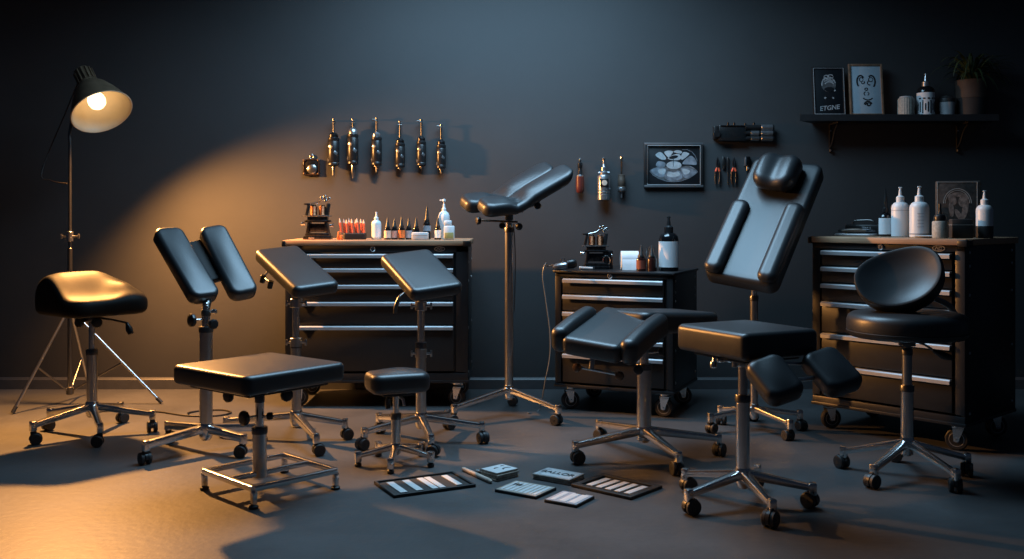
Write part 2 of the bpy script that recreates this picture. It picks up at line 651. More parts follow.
# ------------------------------------------------------------------ floor lamp (left)
def make_lamp():
    c = Vector(((70 - CX) * 6.04 / F, 6.04, 0))
    root = thing('floor_lamp', 'glowing warm floor lamp with bell shade on a tripod stand', 'lamp', c)
    p = MB('dark_steel')
    p.cyl((0, 0, .06), (0, 0, .95), .014)
    p.cyl((0, 0, .9), (0, 0, 1.62), .0095)
    p.build('pole', root)
    for z in (.70, 1.02):
        cl = MB('steel').cyl((0, 0, z - .03), (0, 0, z + .03), .019, 18)
        cl.cyl((-.05, 0, z), (.05, 0, z), .006, 10)
        cl.box(.012, .012, .03, T(-.052, 0, z), r=.003).box(.012, .012, .03, T(.052, 0, z), r=.003)
        cl.build('pole_clamp', root)
    top, low = .56, .085
    cr = MB('black_plastic').lathe([(.016, top - .03), (.026, top - .025), (.026, top + .025), (.016, top + .03)], seg=20)
    cr.build('tripod_collar', root)
    cr = MB('dark_steel').lathe([(.014, low - .025), (.022, low - .02), (.022, low + .02), (.014, low + .025)], seg=20)
    cr.build('brace_collar', root)
    feet = [place(G(13, 414), root), place(G(161, 404), root), Vector((-.03, .36, 0))]
    for f in feet:
        n = Vector((f.x, f.y, 0)).normalized()
        a = Vector((0, 0, top)) + n * .02
        e = Vector((f.x, f.y, .012))
        l = MB('steel').tube([a, e], .0085, 12)
        l.m('rubber').tube([e + (a - e).normalized() * .035, e - (a - e).normalized() * .006], .0115, 12)
        l.build('tripod_leg', root)
        mid = a.lerp(e, .56)
        MB('dark_steel').tube([Vector((0, 0, low)) + n * .015, mid], .006, 10).build('brace', root)
    # head: bell shade opening along LAMP_N
    head = LAMP_C - root.location
    M = axes(head, LAMP_N.cross((0, 0, 1)), LAMP_N.cross((0, 0, 1)).cross(LAMP_N))
    # local Z of M: X x Y ; make sure it runs out of the opening
    if (M.to_3x3() @ Vector((0, 0, 1))).dot(LAMP_N) < 0:
        M = M @ R('X', 180)
    M = M @ Matrix.Diagonal((1.05, 1.05, 1.28, 1))
    ro = [(.052, -.175), (.075, -.165), (.10, -.14), (.125, -.10), (.148, -.055), (.166, -.015), (.174, 0)]
    sh = MB('shade_outside')
    sh.loft([[(r * math.cos(2 * PI * k / 40), r * math.sin(2 * PI * k / 40), z) for k in range(40)] for r, z in ro], cap0=False, cap1=False, M=M)
    sh.m('shade_inside')
    ri = [(.174, 0), (.170, .002), (.166, 0), (.158, -.018), (.140, -.058), (.117, -.102), (.092, -.137), (.06, -.16), (.045, -.168)]
    sh.loft([[(r * math.cos(2 * PI * k / 40), r * math.sin(2 * PI * k / 40), z) for k in range(40)] for r, z in ri], cap0=False, M=M)
    sh.build('lamp_shade', root)
    so = MB('shade_outside')
    so.lathe([(.053, -.178), (.055, -.19), (.048, -.20), (.050, -.26), (.044, -.275), (.02, -.28)], M, 28)
    for k in range(14):
        a = 2 * PI * k / 14
        so.box(.012, .007, .075, M @ T(.052 * math.cos(a), .052 * math.sin(a), -.228) @ Matrix.Rotation(a, 4, 'Z'), r=.002)
    so.build('socket', root)
    bl = MB('bulb')
    bl.lathe([(.016, -.165), (.018, -.14), (.034, -.115), (.048, -.088), (.050, -.070), (.044, -.050), (.028, -.036), (.008, -.031)], M, 24)
    bl.build('bulb', root)
    # stem from the pole to the socket, switch lead hanging beside it
    back = M @ Vector((0, 0, -.23))
    st = MB('dark_steel')
    st.tube(smooth_path([(0, 0, 1.58), (0, 0, 1.66), Vector((0, 0, 1.66)).lerp(back, .55) + Vector((-.01, 0, .02)), back], 6), .009, 12)
    st.build('neck', root)
    a = M @ Vector((0, .02, -.27))
    lead = MB('cord').tube(smooth_path([a, a + Vector((-.10, .02, -.22)), (-.17, 0, 1.42), (-.12, 0, 1.36), (-.012, -.012, 1.34)], 8), .0035, 8)
    lead.build('lead', root)


make_lamp()


# ------------------------------------------------------------------ rests and stools, left to right
def saddle_stool():
    c = Vector(((92 - CX) * 5.2 / F, 5.2, 0))
    root = thing('saddle_stool', 'black saddle stool with a humped seat under the floor lamp, far left', 'stool', c)
    base(root, star(.30, 12), hz=.15, ez=.098)
    post(root, [(.027, .10, .45, 'steel'), (.016, .43, .635, 'chrome')])

    def sm(a, b2, x):
        t = min(1, max(0, (x - a) / (b2 - a)))
        return t * t * (3 - 2 * t)

    def d(x, y, z):
        k = min(1, max(0, (z - .02) / .06))
        h = .125 * (sm(-.18, .06, y) if y < .06 else 1 - .75 * sm(.06, .24, y))
        h *= 1 - .50 * sm(.03, .24, x) - .10 * sm(-.14, -.23, x)
        h += .050 * math.exp(-((x - .11) / .08) ** 2 - ((y + .13) / .075) ** 2)
        return (x, y, z + h * k)

    s = MB('leather_matte').pad(.46, .46, .09, rc=.11, re=.036, crown=.006, deform=d, M=T(.0, .0, .635) @ R('Z', 50), nc=10)
    s.build('seat', root)
    pl = MB('dark_steel').box(.22, .16, .012, T(0, 0, .628) @ R('Z', 50)).box(.09, .05, .03, T(0, -.02, .61), r=.006)
    pl.build('mounting_plate', root)
    knob(root, (-.02, -.03, .60), (-.4, -.8, -.15), .03, .027)
    knob(root, (.03, -.03, .60), (.5, -.8, -.15), .035, .027)
    l = MB('dark_steel').tube([(.03, -.02, .617), (.15, -.10, .612), (.24, -.14, .60)], .006)
    l.m('black_plastic').tube([(.236, -.138, .60), (.25, -.145, .57), (.262, -.15, .545)], [.008, .018, .014], 12)
    l.build('height_lever', root)


saddle_stool()


def split_rest():
    c = Vector(((206 - CX) * 4.83 / F, 4.83, 0))
    root = thing('split_leg_rest', 'tilted rest of two long parallel black pads, left of the wooden topped cabinet', 'armrest', c)
    base(root, [(-.20, -.25), (-.25, .19), (.21, -.11), (.22, .14)], hz=.115, ez=.092, hub=.036, w=(.034, .036, .032, .034), cap=True)
    post(root, [(.031, .09, .61, 'steel'), (.020, .60, .69, 'chrome'), (.014, .67, .725, 'chrome')])
    ms = []
    for cs in (((153.5, 227), (181, 224.5), (223, 293), (193, 296)), ((198, 226), (225, 222), (260, 289), (233, 294.5))):
        cc, lv, wv = quad(cs, 5.02 + .1 * len(ms), 4.76 + .1 * len(ms))
        M = axes(place(cc, root), lv, wv)
        ms.append((M, lv, wv))
        MB('leather').pad(lv.length, wv.length, .075, rc=.045, re=.022, crown=.006, M=M @ T(0, 0, -.075)).build('pad', root)
    lv, wv = ms[0][1:]
    M = axes((ms[0][0].translation + ms[1][0].translation) / 2, lv, ms[1][0].translation - ms[0][0].translation)
    ch = MB('leather_underside').box(.29, .09, .03, M @ T(-.035, 0, -.055), r=.012)
    ch.m('dark_steel').box(.16, .20, .014, M @ T(.02, 0, -.078)).tube([(0, 0, .70), (0, .02, .725), M @ Vector((.06, 0, -.085))], [.02, .02, .018])
    ch.build('pad_carrier', root)
    knob(root, (-.01, -.01, .645), (-.75, -.75, 0), .05, .032)
    knob(root, (.01, -.01, .625), (.8, -.75, 0), .045, .024)
    knob(root, (.012, .0, .68), (1, -.2, .1), .02, .012, 'chrome')


split_rest()


def wedge_rest(cx, d, legs, name, label, cs, dt, db, knobs, ptop, clampz):
    c = Vector(((cx - CX) * d / F, d, 0))
    root = thing(name, label, 'armrest', c)
    base(root, legs, hz=.125, ez=.088)
    post(root, [(.026, .09, ptop - .24, 'steel'), (.018, ptop - .26, ptop, 'chrome')])
    cc, lv, wv = quad(cs, dt, db)
    M = axes(place(cc, root), lv, wv)
    L, W = lv.length, wv.length
    MB('leather').pad(L, W, .068, rc=.035, re=.024, crown=.004, M=M @ T(0, 0, -.068)).build('pad', root)
    br = MB('dark_steel').box(L * .6, .08, .012, M @ T(0, 0, -.068)).box(L * .62, .012, .03, M @ T(0, -.05, -.078))
    br.cyl((0, 0, ptop - .03), (0, 0, ptop + .03), .022)
    br.build('tilt_bracket', root)
    for z in clampz:
        cl = MB('steel')
        cl.cyl((0, 0, z - .022), (0, 0, z + .022), .030)
        cl.cyl((-.045, -.01, z), (.05, -.01, z), .006, 10)
        cl.box(.010, .012, .034, T(.052, -.01, z), r=.003).box(.010, .012, .03, T(-.046, -.01, z), r=.003)
        cl.build('clamp', root)
    for k in knobs:
        knob(root, *k)
    return root, M


r_, M_ = wedge_rest(296, 5.09, [(-.37, .05), (.17, -.34), (.25, .0), (-.05, .30)], 'wedge_arm_rest',
                    'sloping rectangular black armrest in front of the left end of the wooden topped cabinet',
                    ((254.5, 250), (297, 242), (341.5, 284), (295, 287)), 5.27, 4.92, [], .74, (.70, .5))
kb = MB('steel').tube([M_ @ Vector((-.12, -.09, -.07)), M_ @ Vector((-.12, -.12, -.11)), M_ @ Vector((-.02, -.12, -.10))], .006)
kb.m('black_plastic').cyl(M_ @ Vector((-.12, -.12, -.10)), M_ @ Vector((-.12, -.125, -.14)), .014)
kb.m('black_plastic').cyl(M_ @ Vector((-.03, -.12, -.09)), M_ @ Vector((-.03, -.125, -.13)), .014)
kb.build('clamp_screw', r_)

r_, M_ = wedge_rest(421, 5.04, star(.31, -4), 'wedge_arm_rest',
                    'sloping rectangular black armrest on a five leg base in front of the cabinet drawers',
                    ((378.5, 254), (430, 246.5), (464, 284.5), (414, 291)), 5.20, 4.88, [], .745, (.69, .45))
lv_ = MB('dark_steel').tube(smooth_path([(-.05, -.04, .77), (-.09, -.07, .75), (-.115, -.09, .70), (-.12, -.09, .66)], 5), [.007] * 6 + [.011] * 10, 10)
lv_.build('tilt_lever', r_)


def ottoman():
    c = Vector((-1.05, 4.14, 0))
    root = thing('square_foot_rest', 'square black padded foot rest on a square chrome base, front left', 'footrest', c)
    ang = 51
    s = MB('leather').pad(.51, .51, .078, rc=.035, re=.020, crown=.010, M=T(0, 0, .455) @ R('Z', ang))
    s.build('seat', root)
    MB('leather_underside').box(.40, .40, .02, T(0, 0, .448) @ R('Z', ang)).build('seat_board', root)
    M = T(.036, .03, 0) @ R('Z', 45.5)
    f = MB('chrome')
    h = .194
    for k in range(4):
        a, b2 = Matrix.Rotation(PI / 2 * k, 4, 'Z') @ Vector((h, -h, .078)), Matrix.Rotation(PI / 2 * k, 4, 'Z') @ Vector((h, h, .078))
        f.bar(M @ a, M @ b2, .024, .024)
    f.bar(M @ Vector((-h, 0, .078)), M @ Vector((h, 0, .078)), .022, .022)
    f.build('base_frame', root)
    for sx in (-1, 1):
        for sy in (-1, 1):
            p = M @ Vector((sx * h, sy * h, 0))
            l = MB('chrome').box(.022, .022, .055, T(p.x, p.y, .043) @ R('Z', ang))
            l.build('leg', root)
            glide(root, (p.x, p.y, .03), .018, .019)
    post(root, [(.029, .06, .27, 'steel'), (.018, .25, .40, 'chrome'), (.014, .38, .45, 'chrome')])
    ro = MB('dark_steel').tube([(-.13, -.02, .405), (0, 0, .43), (.13, .02, .405)], .006)
    ro.build('cross_rod', root)
    knob(root, (-.10, -.02, .408), (-.7, -.9, -.2), .02, .026)
    knob(root, (.10, .0, .408), (.7, -.9, -.2), .02, .026)
    knob(root, (-.015, -.01, .315), (-.7, -.8, 0), .045, .030)
    knob(root, (.015, -.01, .315), (1, .1, 0), .02, .016)


ottoman()


def low_stool():
    c = Vector(((396 - CX) * 4.6 / F, 4.6, 0))
    root = thing('low_stool', 'small low black stool with a short post in the centre of the floor', 'stool', c)
    base(root, star(.175, -91), hz=.080, ez=.050, hub=.026, hubh=.05, w=(.026, .024, .022, .018), foot='glide')
    post(root, [(.022, .06, .235, 'steel'), (.014, .22, .335, 'chrome')])

    def d(x, y, z):
        k = min(1, max(0, z / .05))
        return (x, y, z - k * (.10 * x * x + .9 * y * y * .4) + k * .01)
    s = MB('leather').pad(.28, .20, .085, rc=.05, re=.028, crown=.014, deform=d, M=T(.005, 0, .335) @ R('Z', 22))
    s.build('seat', root)
    MB('leather_underside').box(.15, .12, .016, T(0, 0, .329) @ R('Z', 22)).build('seat_plate', root)
    l = MB('black_plastic').tube(smooth_path([(-.012, -.01, .318), (-.03, -.02, .31), (-.036, -.02, .29), (-.034, -.02, .26)], 4), [.006] * 5 + [.012] * 8, 10)
    l.build('height_lever', root)
    l = MB('steel').tube([(.01, 0, .315), (.035, -.01, .30), (.04, -.01, .27)], .007)
    l.build('seat_clamp', root)


low_stool()


def tall_rest():
    c = Vector(((509 - CX) * 5.70 / F, 5.70, 0))
    root = thing('double_arm_rest', 'tall armrest with two curved black pads side by side on a three leg base', 'armrest', c)
    base(root, [(-.30, -.24), (.27, -.26), (.01, .30)], hz=.150, ez=.092, hub=.030, w=(.032, .030, .024, .022))
    post(root, [(.024, .10, 1.08, 'steel'), (.018, 1.06, 1.17, 'chrome')])
    l = Vector((.42, .22, 0)).normalized()
    w = Vector((.11, -.2, 0))

    def d(x, y, z):
        # low end lies nearly level, then the pad swings upward
        t = min(1, max(0, (x + .10) / .10))
        t = t * t * (3 - 2 * t)
        up = .12 * x + t * (.50 * max(0, x + .06))
        dip = -.024 * math.exp(-((x + .055) / .045) ** 2)
        k = min(1, max(0, z / .05))
        return (x, y, z + up + dip * k)
    for q, (px, py, dd) in enumerate(((500, 195.5, 5.80), (518.5, 199, 5.65))):
        M = axes(place(U(px, py, dd), root), l, Vector((-l.y * .93, l.x * .93, .36)))
        MB('leather').pad(.53, .165, .08, rc=.055, re=.030, crown=.010, deform=d, M=M @ T(.035, 0, -.062), nc=8).build('pad', root)
    br = MB('dark_steel')
    br.cyl((0, 0, 1.12), (0, 0, 1.19), .024).box(.09, .20, .016, T(0, .02, 1.172) @ R('Z', 25))
    br.build('pad_bracket', root)
    z = 1.11
    rod = MB('bronze').cyl((-.17, -.03, z + .01), (.05, -.03, z), .006, 10)
    rod.build('cross_rod', root)
    knob(root, (-.155, -.03, z + .008), (-1, -.5, 0), .012, .022)
    knob(root, (.04, -.03, z - .02), (.6, -.8, -.3), .02, .020)
    knob(root, (-.03, -.03, z - .02), (-.3, -.9, 0), .015, .018)
    wr = MB('dark_steel').tube(smooth_path([(.10, -.02, 1.19), (.16, -.03, 1.215), (.20, 0, 1.27)], 5), .005)
    wr.build('support_wire', root)
    knob(root, (.155, -.03, 1.215), (.2, -.6, -.6), .018, .020)
    wr = MB('dark_steel').tube(smooth_path([(.026, -.02, 1.1), (.036, -.02, .9), (.03, -.02, .6)], 6), .003, 8)
    wr.build('thin_cable', root)


tall_rest()


def channel_rest():
    c = Vector(((644 - CX) * 4.69 / F, 4.69, 0))
    root = thing('leg_trough_rest', 'black leg rest with raised side bolsters sloping down in front of the small cabinet', 'leg rest', c)
    base(root, [(-.33, -.10), (-.18, .38), (.11, -.30), (.36, .05)], hz=.135, ez=.088, hub=.036, w=(.038, .034, .028, .026), r=.031)
    post(root, [(.034, .09, .45, 'steel'), (.022, .43, .60, 'chrome')])
    lv = Vector((-.22, -.36, -.105))
    wv = Vector((.236, -.17, -.035))
    top = place(U(629, 311, 4.72), root)
    M = axes(top, -lv, -wv)                 # X runs up the slope; Y to the left; Z up
    front = MB('leather').pad(.46, .285, .085, rc=.03, re=.026, crown=.003, M=M @ T(-.20, 0, -.085))
    front.build('slope_pad', root)
    for s, L, nm in ((1, .36, 'left'), (-1, .41, 'right')):
        def d(x, y, z):
            return (x, y, z + .010 * math.sin((x / .4 + .5) * PI))
        MB('leather').pad(L, .082, .115, rc=.038, re=.033, crown=0, deform=d, M=M @ T(-.235 if s > 0 else -.21, s * .170, -.092), nc=8).build('bolster', root)
    rear_dir = Vector((.34, .30, -.03))
    Mr = axes(top + Vector((0, 0, .004)), rear_dir, Vector((-.3, .34, 0)))
    MB('leather').pad(.56, .31, .10, rc=.05, re=.026, crown=.004, M=Mr @ T(.235, 0, -.10)).build('rear_pad', root)
    pl = MB('dark_steel').box(.22, .14, .02, T(.02, 0, .598) @ R('Z', 50)).cyl((0, 0, .55), (0, 0, .60), .03)
    pl.build('mounting_plate', root)
    rod = MB('steel')
    a, b2 = M @ Vector((-.36, .09, -.16)), M @ Vector((-.36, -.12, -.16))
    rod.tube([a, b2], .007)
    rod.tube([(a * .7 + b2 * .3), M @ Vector((-.32, .03, -.07))], .012)
    rod.build('cross_rod', root)
    for q in (a, b2):
        knob(root, q, (-.5, -.8, -.25), .006, .020, 'bronze')
    knob(root, M @ Vector((-.24, -.16, -.17)), (-.4, -.9, 0), .02, .022)
    knob(root, (.02, -.01, .50), (1, -.3, .2), .05, .018)
    knob(root, (.01, -.01, .56), (.8, -.5, .3), .05, .022)
    knob(root, (-.02, -.01, .53), (-.8, -.6, 0), .02, .018)


channel_rest()


def back_rest():
    c = Vector(((754 - CX) * 5.32 / F, 5.32, 0))
    root = thing('reclining_back_rest', 'tall leaning black backrest with head cushion and side bolsters beneath the wall tools', 'backrest', c)
    base(root, [(-.25, -.08), (.12, -.25), (.245, .0), (-.15, .13), (.06, .24)], hz=.115, ez=.088, hub=.026, w=(.026, .024, .022, .02), r=.027)
    post(root, [(.021, .09, .72, 'steel'), (.016, .70, .92, 'chrome')])
    p0, p1, p2 = U(705, 272.5, 5.25), U(771.5, 286, 5.05), U(757, 158, 5.66)
    Mw = axes(p0, p2 - p0, p0 - p1)       # X up the rest, Y to its left, Z towards the viewer side
    M = axes(place(p0.lerp(p1, .5), root), p2 - p0, p0 - p1)
    L, W = .855, .395

    def d(x, y, z):
        k = min(1, max(0, (z - .03) / .05))
        return (x, y, z - .010 * k * math.cos(min(1, abs(y) / .19) * PI / 2))
    MB('leather').pad(L, W, .10, rc=.05, re=.024, crown=.004, deform=d, M=M @ T(L / 2, 0, -.095), nc=8).build('back_pad', root)
    for s, LL in ((1, .50), (-1, .53)):
        MB('leather').pad(LL, .104, .068, rc=.045, re=.034, crown=0, M=M @ T(LL / 2 + .005, s * (W / 2 - .052), -.02), nc=8).build('bolster', root)

    def dh(x, y, z):
        k = min(1, max(0, z / .09))
        return (x + .02 * (1 - k), y * (1 - .06 * k), z + .025 * k * math.cos(x * 9) - .018 * k * math.exp(-(y / .045) ** 2))
    MB('leather').pad(.24, .245, .105, rc=.072, re=.045, crown=.0, deform=dh, M=M @ T(L - .158, .008, .0), nc=10).build('head_cushion', root)
    br = MB('dark_steel').box(.26, .10, .014, M @ T(.22, 0, -.103))
    e = M @ Vector((.22, 0, -.107))
    br.tube([(0, 0, .86), (0, 0, .92), e], [.018, .018, .016])
    br.build('tilt_bracket', root)


back_rest()


def kneel_stool():
    c = Vector((.914, 3.94, 0))
    root = thing('stool_with_leg_pads', 'black square seated stool with two angled leg pads, front right', 'stool', c)
    base(root, star(.268, -80), hz=.125, ez=.080, hub=.032, w=(.036, .032, .024, .022), r=.031)
    post(root, [(.027, .09, .44, 'chrome'), (.018, .42, .61, 'steel')])
    a = Vector((.46, -.86, 0))
    b2 = Vector((.86, .46, 0))
    M = axes((.012, .0, .605), b2, -a)
    MB('leather').pad(.375, .42, .105, rc=.03, re=.022, crown=.008, M=M).build('seat', root)
    MB('leather_underside').box(.28, .30, .018, M @ T(0, 0, -.006)).build('seat_board', root)
    for cs, dt, db in ((((740, 359), (782, 350), (806, 385), (776, 401)), 3.64, 3.50), (((797, 350.5), (837, 343.5), (866, 376), (837, 392)), 3.76, 3.62)):
        cc, lv, wv = quad(cs, dt, db)
        Mp = axes(place(cc, root), lv, wv)
        MB('leather').pad(lv.length, wv.length, .075, rc=.042, re=.028, crown=.006, M=Mp @ T(0, 0, -.075), nc=8).build('leg_pad', root)
    pa, pb = place(U(780, 383, 3.66), root), place(U(838, 374, 3.76), root)
    bars = MB('steel')
    q1, q2 = place(U(770, 363, 3.72), root), place(U(815, 364, 3.80), root)
    bars.cyl(pa, pb, .009, 12).cyl(q1, q2, .006, 12)
    bars.bar(Vector((.0, -.02, .575)), q1, .018, .02)
    bars.bar(Vector((.02, -.02, .575)), pa, .022, .022)
    bars.build('pad_arms', root)
    cl = MB('steel').box(.07, .06, .035, T(-.01, -.05, .575) @ R('Z', 25), r=.008)
    cl.cyl((-.09, -.07, .585), (.05, -.09, .572), .006, 10)
    cl.cyl((-.05, -.08, .56), (-.05, -.08, .60), .011).cyl((.0, -.09, .55), (.0, -.09, .60), .012)
    cl.build('clamp', root)
    knob(root, (-.135, -.10, .60), (-.2, -.4, -1), .02, .013, 'steel')
    knob(root, (-.09, -.07, .585), (-1, .1, .05), .004, .010, 'chrome')


kneel_stool()


def oval_back_stool():
    c = Vector(((907 - CX) * 4.37 / F, 4.37, 0))
    root = thing('round_stool', 'round black stool with an oval dished backrest in front of the right hand cabinet', 'stool', c)
    base(root, star(.272, -68), hz=.150, ez=.080, hub=.030, w=(.032, .028, .024, .022), r=.030)
    post(root, [(.027, .10, .405, 'chrome'), (.021, .39, .565, 'steel'), (.016, .55, .63, 'dark_steel')])
    s = MB('leather')
    s.lathe([(.01, .612), (.20, .612), (.235, .616), (.249, .630), (.253, .652), (.253, .688), (.247, .706), (.232, .718), (.205, .725), (.16, .729), (.10, .732), (.04, .733), (.004, .733)], seg=56)
    s.m('seam').tube([(.2535 * math.cos(2 * PI * k / 48), .2535 * math.sin(2 * PI * k / 48), .642) for k in range(48)], .002, 6, closed=True)
    s.build('seat', root)
    pl = MB('dark_steel').box(.17, .17, .014, T(0, 0, .606)).box(.06, .05, .03, T(0, 0, .59))
    pl.build('seat_plate', root)
    lv = MB('dark_steel').tube(smooth_path([(.02, -.02, .60), (.06, -.05, .585), (.10, -.08, .555), (.13, -.09, .545)], 5), .005)
    lv.m('black_plastic').tube([(.085, -.07, .565), (.12, -.09, .545), (.155, -.10, .535)], [.008, .017, .012], 12)
    lv.build('height_lever', root)
    # the dished oval backrest
    n = Vector((-.60, -.66, .40)).normalized()
    side = Vector((.82, -.36, .28))
    cen = place(U(899, 277, 4.30), root)
    M = axes(cen, side, n.cross(side))
    if (M.to_3x3() @ Vector((0, 0, 1))).dot(n) < 0:
        M = M @ R('X', 180)
    rings = []
    A, B = .185, .138

    def oval(f, z, fy=1.):
        out = []
        for k in range(56):
            t = 2 * PI * k / 56
            x, y = math.cos(t), math.sin(t)
            e = 2 / 2.25
            x = math.copysign(abs(x) ** e, x) * (1 + .06 * y)
            y = math.copysign(abs(y) ** e, y)
            xx, yy = A * x * f, B * y * f * fy
            out.append((xx, yy, z + .85 * xx * xx))
        return out
    for f, z in ((.12, -.140), (.55, -.138), (.80, -.126), (.92, -.104), (.98, -.075), (1.0, -.045), (1.0, -.022), (.985, -.006), (.955, .002), (.92, .003),
                 (.86, .001), (.72, -.006), (.52, -.013), (.30, -.017), (.10, -.018)):
        rings.append(oval(f, z))
    MB('leather').loft(rings, M=M).build('back_rest', root)
    br = MB('dark_steel').tube(smooth_path([(.10, .03, .612), (.24, .14, .60), (.285, .17, .64), (.24, .13, .74), M @ Vector((0, 0, -.10))], 6), .014, 12)
    br.build('back_bracket', root)


oval_back_stool()


# ------------------------------------------------------------------ tool cabinets
def big_caster(root, x, y, top, yaw):
    r = .054
    M = T(x, y, r) @ R('Z', yaw)
    c = MB('chrome')
    c.box(.08, .07, .008, T(x, y, top - .004), r=.002)
    c.cyl((x, y, top - .02), (x, y, top - .006), .026)
    for s in (-1, 1):
        c.loft([[(-.034, s * .021, .055), (.018, s * .021, .055), (.012, s * .021, -.010), (-.008, s * .021, -.010)],
                [(-.034, s * .0235, .055), (.018, s * .0235, .055), (.012, s * .0235, -.010), (-.008, s * .0235, -.010)]], M=M)
    c.box(.055, .049, .010, M @ T(-.008, 0, .062), r=.003)
    c.cyl((0, -.027, 0), (0, .027, 0), .006, 10, M=M)
    o = c.build('caster', root)
    w = MB('rubber')
    W = M @ R('X', 90)
    w.lathe([(.03, -.015), (.048, -.016), (r, -.010), (r, .010), (.048, .016), (.03, .015)], W, 30)
    w.m('wheel_hub').lathe([(.004, -.017), (.014, -.017), (.016, -.012), (.030, -.0135), (.034, -.0158), (.036, -.015), (.036, .015), (.034, .0158), (.030, .0135), (.016, .012), (.014, .017), (.004, .017)], W, 26)
    w.build('wheel', o)


def cabinet(label, FL, FR, D, z0, z1, handles, bottom, wood_top, name='tool_cabinet', margin=.085, lock=.48, badge=True):
    FL, FR = Vector(FL), Vector(FR)
    dv = FR - FL
    W = dv.length
    root = thing(name, label, 'cabinet', FL, math.degrees(math.atan2(dv.y, dv.x)))
    ztop = z1 - (.032 if wood_top else .014)
    b = MB('powder_coat')
    tk = .02
    # carcass: sides, back, floor, top rail, base rail, front stiles
    b.boxat((0, 0.004, z0), (tk, D, ztop), .003).boxat((W - tk, 0.004, z0), (W, D, ztop), .003)
    b.boxat((tk, D - .015, z0), (W - tk, D, ztop), .002)
    b.boxat((tk, .02, z0), (W - tk, D - .015, z0 + .02), .002)
    b.boxat((0, 0, z0), (W, .05, bottom - .006), .004)
    b.boxat((0, 0, bottom), (margin - .012, .05, ztop), .004).boxat((W - margin + .012, 0, bottom), (W, .05, ztop), .004)
    b.boxat((0, 0, handles[0] + .022), (W, .05, ztop), .004)
    b.boxat((tk, .02, bottom), (W - tk, .05, ztop), .002)
    b.boxat((-.005, -.005, z0 - .0), (W + .005, D, z0 + .016), .003)
    b.build('body', root)
    if wood_top:
        MB('wood_top').boxat((-.012, -.016, ztop), (W + .012, D + .01, z1), .005).build('top', root)
        cp = MB('black_plastic').boxat((W - .03, -.02, ztop - .006), (W + .017, .05, z1 - .004), .004)
        cp.build('corner_cap', root)
        cp = MB('black_plastic').boxat((-.017, -.02, ztop - .006), (.005, .05, z1 - .004), .004)
        cp.build('corner_cap', root)
    else:
        MB('powder_coat').boxat((-.01, -.014, ztop), (W + .01, D + .006, z1), .005).build('top', root)
    zs = handles + [bottom]
    for i, z in enumerate(handles):
        lo = zs[i + 1] + (.021 if i < len(handles) - 1 else .006)
        d = MB('drawer_coat').boxat((margin, -.006, lo), (W - margin, .03, z + .016), .003)
        dr = d.build('drawer', root)
        h = MB('handle_alu')
        h.loft([[(x, -.006, z + .012), (x, -.020, z + .013), (x, -.027, z + .007), (x, -.027, z - .010), (x, -.022, z - .011), (x, -.021, z + .003), (x, -.006, z + .003)] for x in (margin + .004, W - margin - .004)])
        h.build('handle', dr)
    zl = (handles[0] + .022 + ztop) / 2
    lk = MB('chrome').lathe([(.0155, 0), (.0155, .006), (.012, .009), (.002, .009)], T(W * lock, 0, zl) @ R('X', 90), 22)
    lk.m('ink_black').box(.003, .012, .002, T(W * lock, -.0095, zl) @ R('X', 90))
    lk.build('lock', root)
    if badge:
        bd = MB('badge')
        M = T(W * .845, -.001, zl) @ R('X', 90)
        ring = arc(0, 0, .030, .013, 0, 360, 25)
        bd.ribbon(ring, .004, M, .003)
        bd.ribbon([(-.018, -.006), (-.010, .007), (-.002, -.006)], .004, M, .003)
        bd.ribbon([(.002, .006), (.002, -.006), (.014, -.006), (.014, .006), (.003, .006)], .0035, M, .003)
        bd.build('maker_badge', root)
    for yy in (.05, D - .05):
        for z in (z0 + .06, (z0 + z1) / 2 - .1, (z0 + z1) / 2 + .18, ztop - .10, ztop - .035):
            bolt = MB('steel').lathe([(.008, 0), (.008, .002), (.005, .0045), (.001, .005)], T(W, yy, z) @ R('Y', 90), 12)
            bolt.build('side_bolt', root)
    for x, y, yw in ((.07, .07, 18), (W - .07, .07, 158), (.07, D - .07, 30), (W - .07, D - .07, 10)):
        big_caster(root, x, y, z0, yw - math.degrees(root.rotation_euler.z) * .8)
    return root, W


CABL, WL = cabinet('wide black tool cabinet with wooden top holding ink bottles, left of centre',
                   (-1.353, 5.93, 0), (-.262, 5.93, 0), .52, .149, 1.0, [.905, .820, .722, .620, .477], .214, True)
CABM, WM = cabinet('smaller black tool cabinet with plain black top in the middle of the wall',
                   (.254, 5.87, 0), (.903, 5.58, 0), .56, .14, .825, [.765, .670, .570, .420, .325], .165, False, margin=.05, badge=False)
CABR, WR = cabinet('wooden topped tool cabinet with six drawers at the right edge, turned sideways',
                   (1.623, 5.379, 0), (2.172, 4.77, 0), .60, .13, 1.035, [.949, .862, .772, .675, .506, .340], .184, True, margin=.06)


